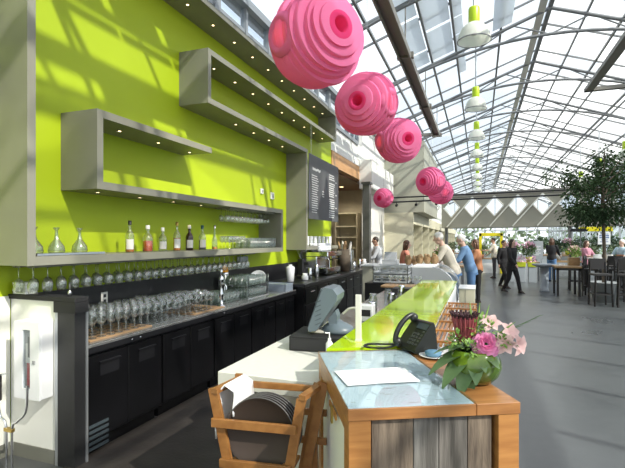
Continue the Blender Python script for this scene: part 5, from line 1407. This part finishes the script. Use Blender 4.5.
    for sx in (-1,1):
        mb=MB(); mb.x=X; mb.ball((sx*.028*q,.080*q,.012*q),(.011*q,.008*q,.006*q),8); mb.x=Matrix(); shift(mb); mb.build('eye','hair_dark',t)
    # shirt / coat
    mb=MB(); torso(mb,.018,.0 if not coat else .12)
    for i in range(2):
        E=shl[i].lerp(el[i],min(1,sleeve*2)); capsule(mb,shl[i],E,.064*s,.056*s,12)
        if sleeve>.5: capsule(mb,el[i],el[i].lerp(wr[i],(sleeve-.5)*2),.054*s,.04*s,12)
    if coat: mb.rings([(hip-up*.0*s,.175*s,.13*s,0),(hip-Vector((0,0,.13*s)),.175*s,.15*s,0),(hip-Vector((0,0,.20*s)),.175*s,.16*s,0)],16)
    shift(mb); c=mb.build('coat' if coat else 'shirt',shirt,t); remesh(c,.014,3)
    # trousers
    mb=MB(); mb.rings([(hip-up*.12*s,.165*s,.12*s,0),(hip-up*.02*s,.178*s,.128*s,0),(hip+up*.06*s,.165*s,.12*s,0)],16)
    for i in range(2):
        Hp,K=knees[i]; capsule(mb,Hp,K,.098*s,.072*s,12); capsule(mb,K,ank[i],.070*s,.056*s,12)
    shift(mb); c=mb.build('trousers',trouser,t); remesh(c,.014,3)
    for i in range(2):
        mb=MB(); A=ank[i]; mb.rings([((A.x,A.y-.0*s,A.z+.02),.045*s,.05*s,0),((A.x,A.y+.035*s,A.z-.035*s),.045*s,.10*s,0),((A.x,A.y+.05*s,A.z-.07*s),.047*s,.13*s,0)],12); shift(mb); mb.build('shoe','shoe',t)
    return t
west=PI/2
person((-.50,9.98,0),PI*.5+.15,'white haired man in a beige short sleeved shirt and jeans bending over the pastry case',1.86,lean=.42,hair='hair_white',skin='skin_pale',shirt='shirt_cream',sleeve=.42,trouser='jeans',arms=((.5,.4),(.25,.3)))
person((-.17,10.9,0),PI*.5+.1,'grey haired person in a blue shirt and jeans behind the white haired man',1.80,lean=.30,hair='hair_white',shirt='shirt_blue',sleeve=.9,trouser='jeans',arms=((.5,.8),(.4,.7)),skin='skin_pale')
person((-.02,12.7,0),PI*.5,'person in an orange brown top and dark trousers in the queue',1.66,lean=.1,hair='hair_brown',shirt='shirt_orange',sleeve=.9,trouser='cloth_black',arms=((.5,.9),(.5,.9)),longhair=True,female=True)
person((.62,21.0,0),PI*.5,'man in a cream shirt and grey trousers by the yellow frame',1.74,lean=.05,hair='hair_dark',shirt='shirt_cream',sleeve=.5,trouser='trouser_grey',arms=((.7,.9),(.3,.6)),headturn=.3)
person((.97,15.4,0),-PI/2-.65,'woman with long black hair in a black coat striding through the aisle',1.70,hair='hair_dark',longhair=True,shirt='cloth_black',sleeve=1.0,trouser='cloth_black',coat=True,stride=.34,arms=((-.2,.3),(.3,.4)),skin='skin_pale',female=True)
person((.80,16.9,0),-PI/2-.7,'person in dark clothes walking just behind the woman in the black coat',1.66,hair='hair_dark',shirt='cloth_black',sleeve=1.0,trouser='cloth_black',coat=True,stride=-.30,arms=((.2,.3),(-.2,.3)),skin='skin')
person((2.70,20.0,0),-.5,'person in a black top and blue jeans seen from behind beside the easel sign',1.72,hair='hair_brown',shirt='cloth_black',sleeve=.9,trouser='jeans',arms=((.5,.8),(.4,.7)),skin='skin_pale',female=True,longhair=True)
person((3.50,18.0,0),-2.4,'person in a pink top standing behind the bar stools',1.62,hair='hair_brown',shirt='shirt_pink',sleeve=.5,trouser='cloth_black',arms=((.6,.9),(.6,.9)),skin='skin_pale',female=True,longhair=True)
person((4.5,17.75,0),2.2,'person in a pale blue shirt behind the long high table',1.66,hair='hair_white',shirt='shirt_pale',sleeve=.5,trouser='trouser_grey',arms=((.6,.9),(.6,.9)),skin='skin_pale')
person((-1.80,11.5,0),-PI*.42,'woman with dark hair in a salmon sleeveless top working behind the service counter',1.64,lean=.12,hair='hair_brown',longhair=True,shirt='shirt_salmon',sleeve=.12,trouser='cloth_black',arms=((.6,.7),(.5,.6)),skin='skin_pale',female=True)
person((-2.72,12.95,0),PI*.62,'dark haired worker in a pale grey shirt by the white wall beyond the steel column',1.74,lean=.15,hair='hair_dark',shirt='shirt_grey',sleeve=.9,trouser='trouser_grey',arms=((.6,.6),(.6,.6)),skin='skin')
person((-2.98,13.75,0),PI*.3,'second worker in a grey top half hidden behind the worker in pale grey',1.70,lean=.05,hair='hair_brown',shirt='shirt_grey',sleeve=.9,trouser='jeans',arms=((.4,.6),(.4,.6)),skin='skin')
for o in list(bpy.data.objects):
    if 'used' in o: del o['used']

# ceiling lamps of the recess behind the coffee counter
for k,(x,y) in enumerate(((-4.3,12.2),(-4.3,14.4),(-5.8,13.3))):
    t=thing('recessed_lamp','round recessed lamp in the copper ceiling of the recess, '+['nearest the hall','beside the back wall','deepest inside'][k],'lamp',(x,y,3.42))
    mb=MB(); mb.lathe([(.0,-.004),(.07,-.004)],16); mb.build('lamp_lens','lens_warm',t)
    mb=MB(); mb.lathe([(.07,-.006),(.085,-.006),(.085,.0),(.07,0)],16); mb.build('lamp_ring','alu',t)
    l=bpy.data.lights.new('recess_light','SPOT'); l.spot_size=2.6; l.spot_blend=.5; o=bpy.data.objects.new('recess_light',l); COL.objects.link(o); l.energy=70; l.color=(1,.86,.66); l.shadow_soft_size=.04; o.location=(x,y,3.41)
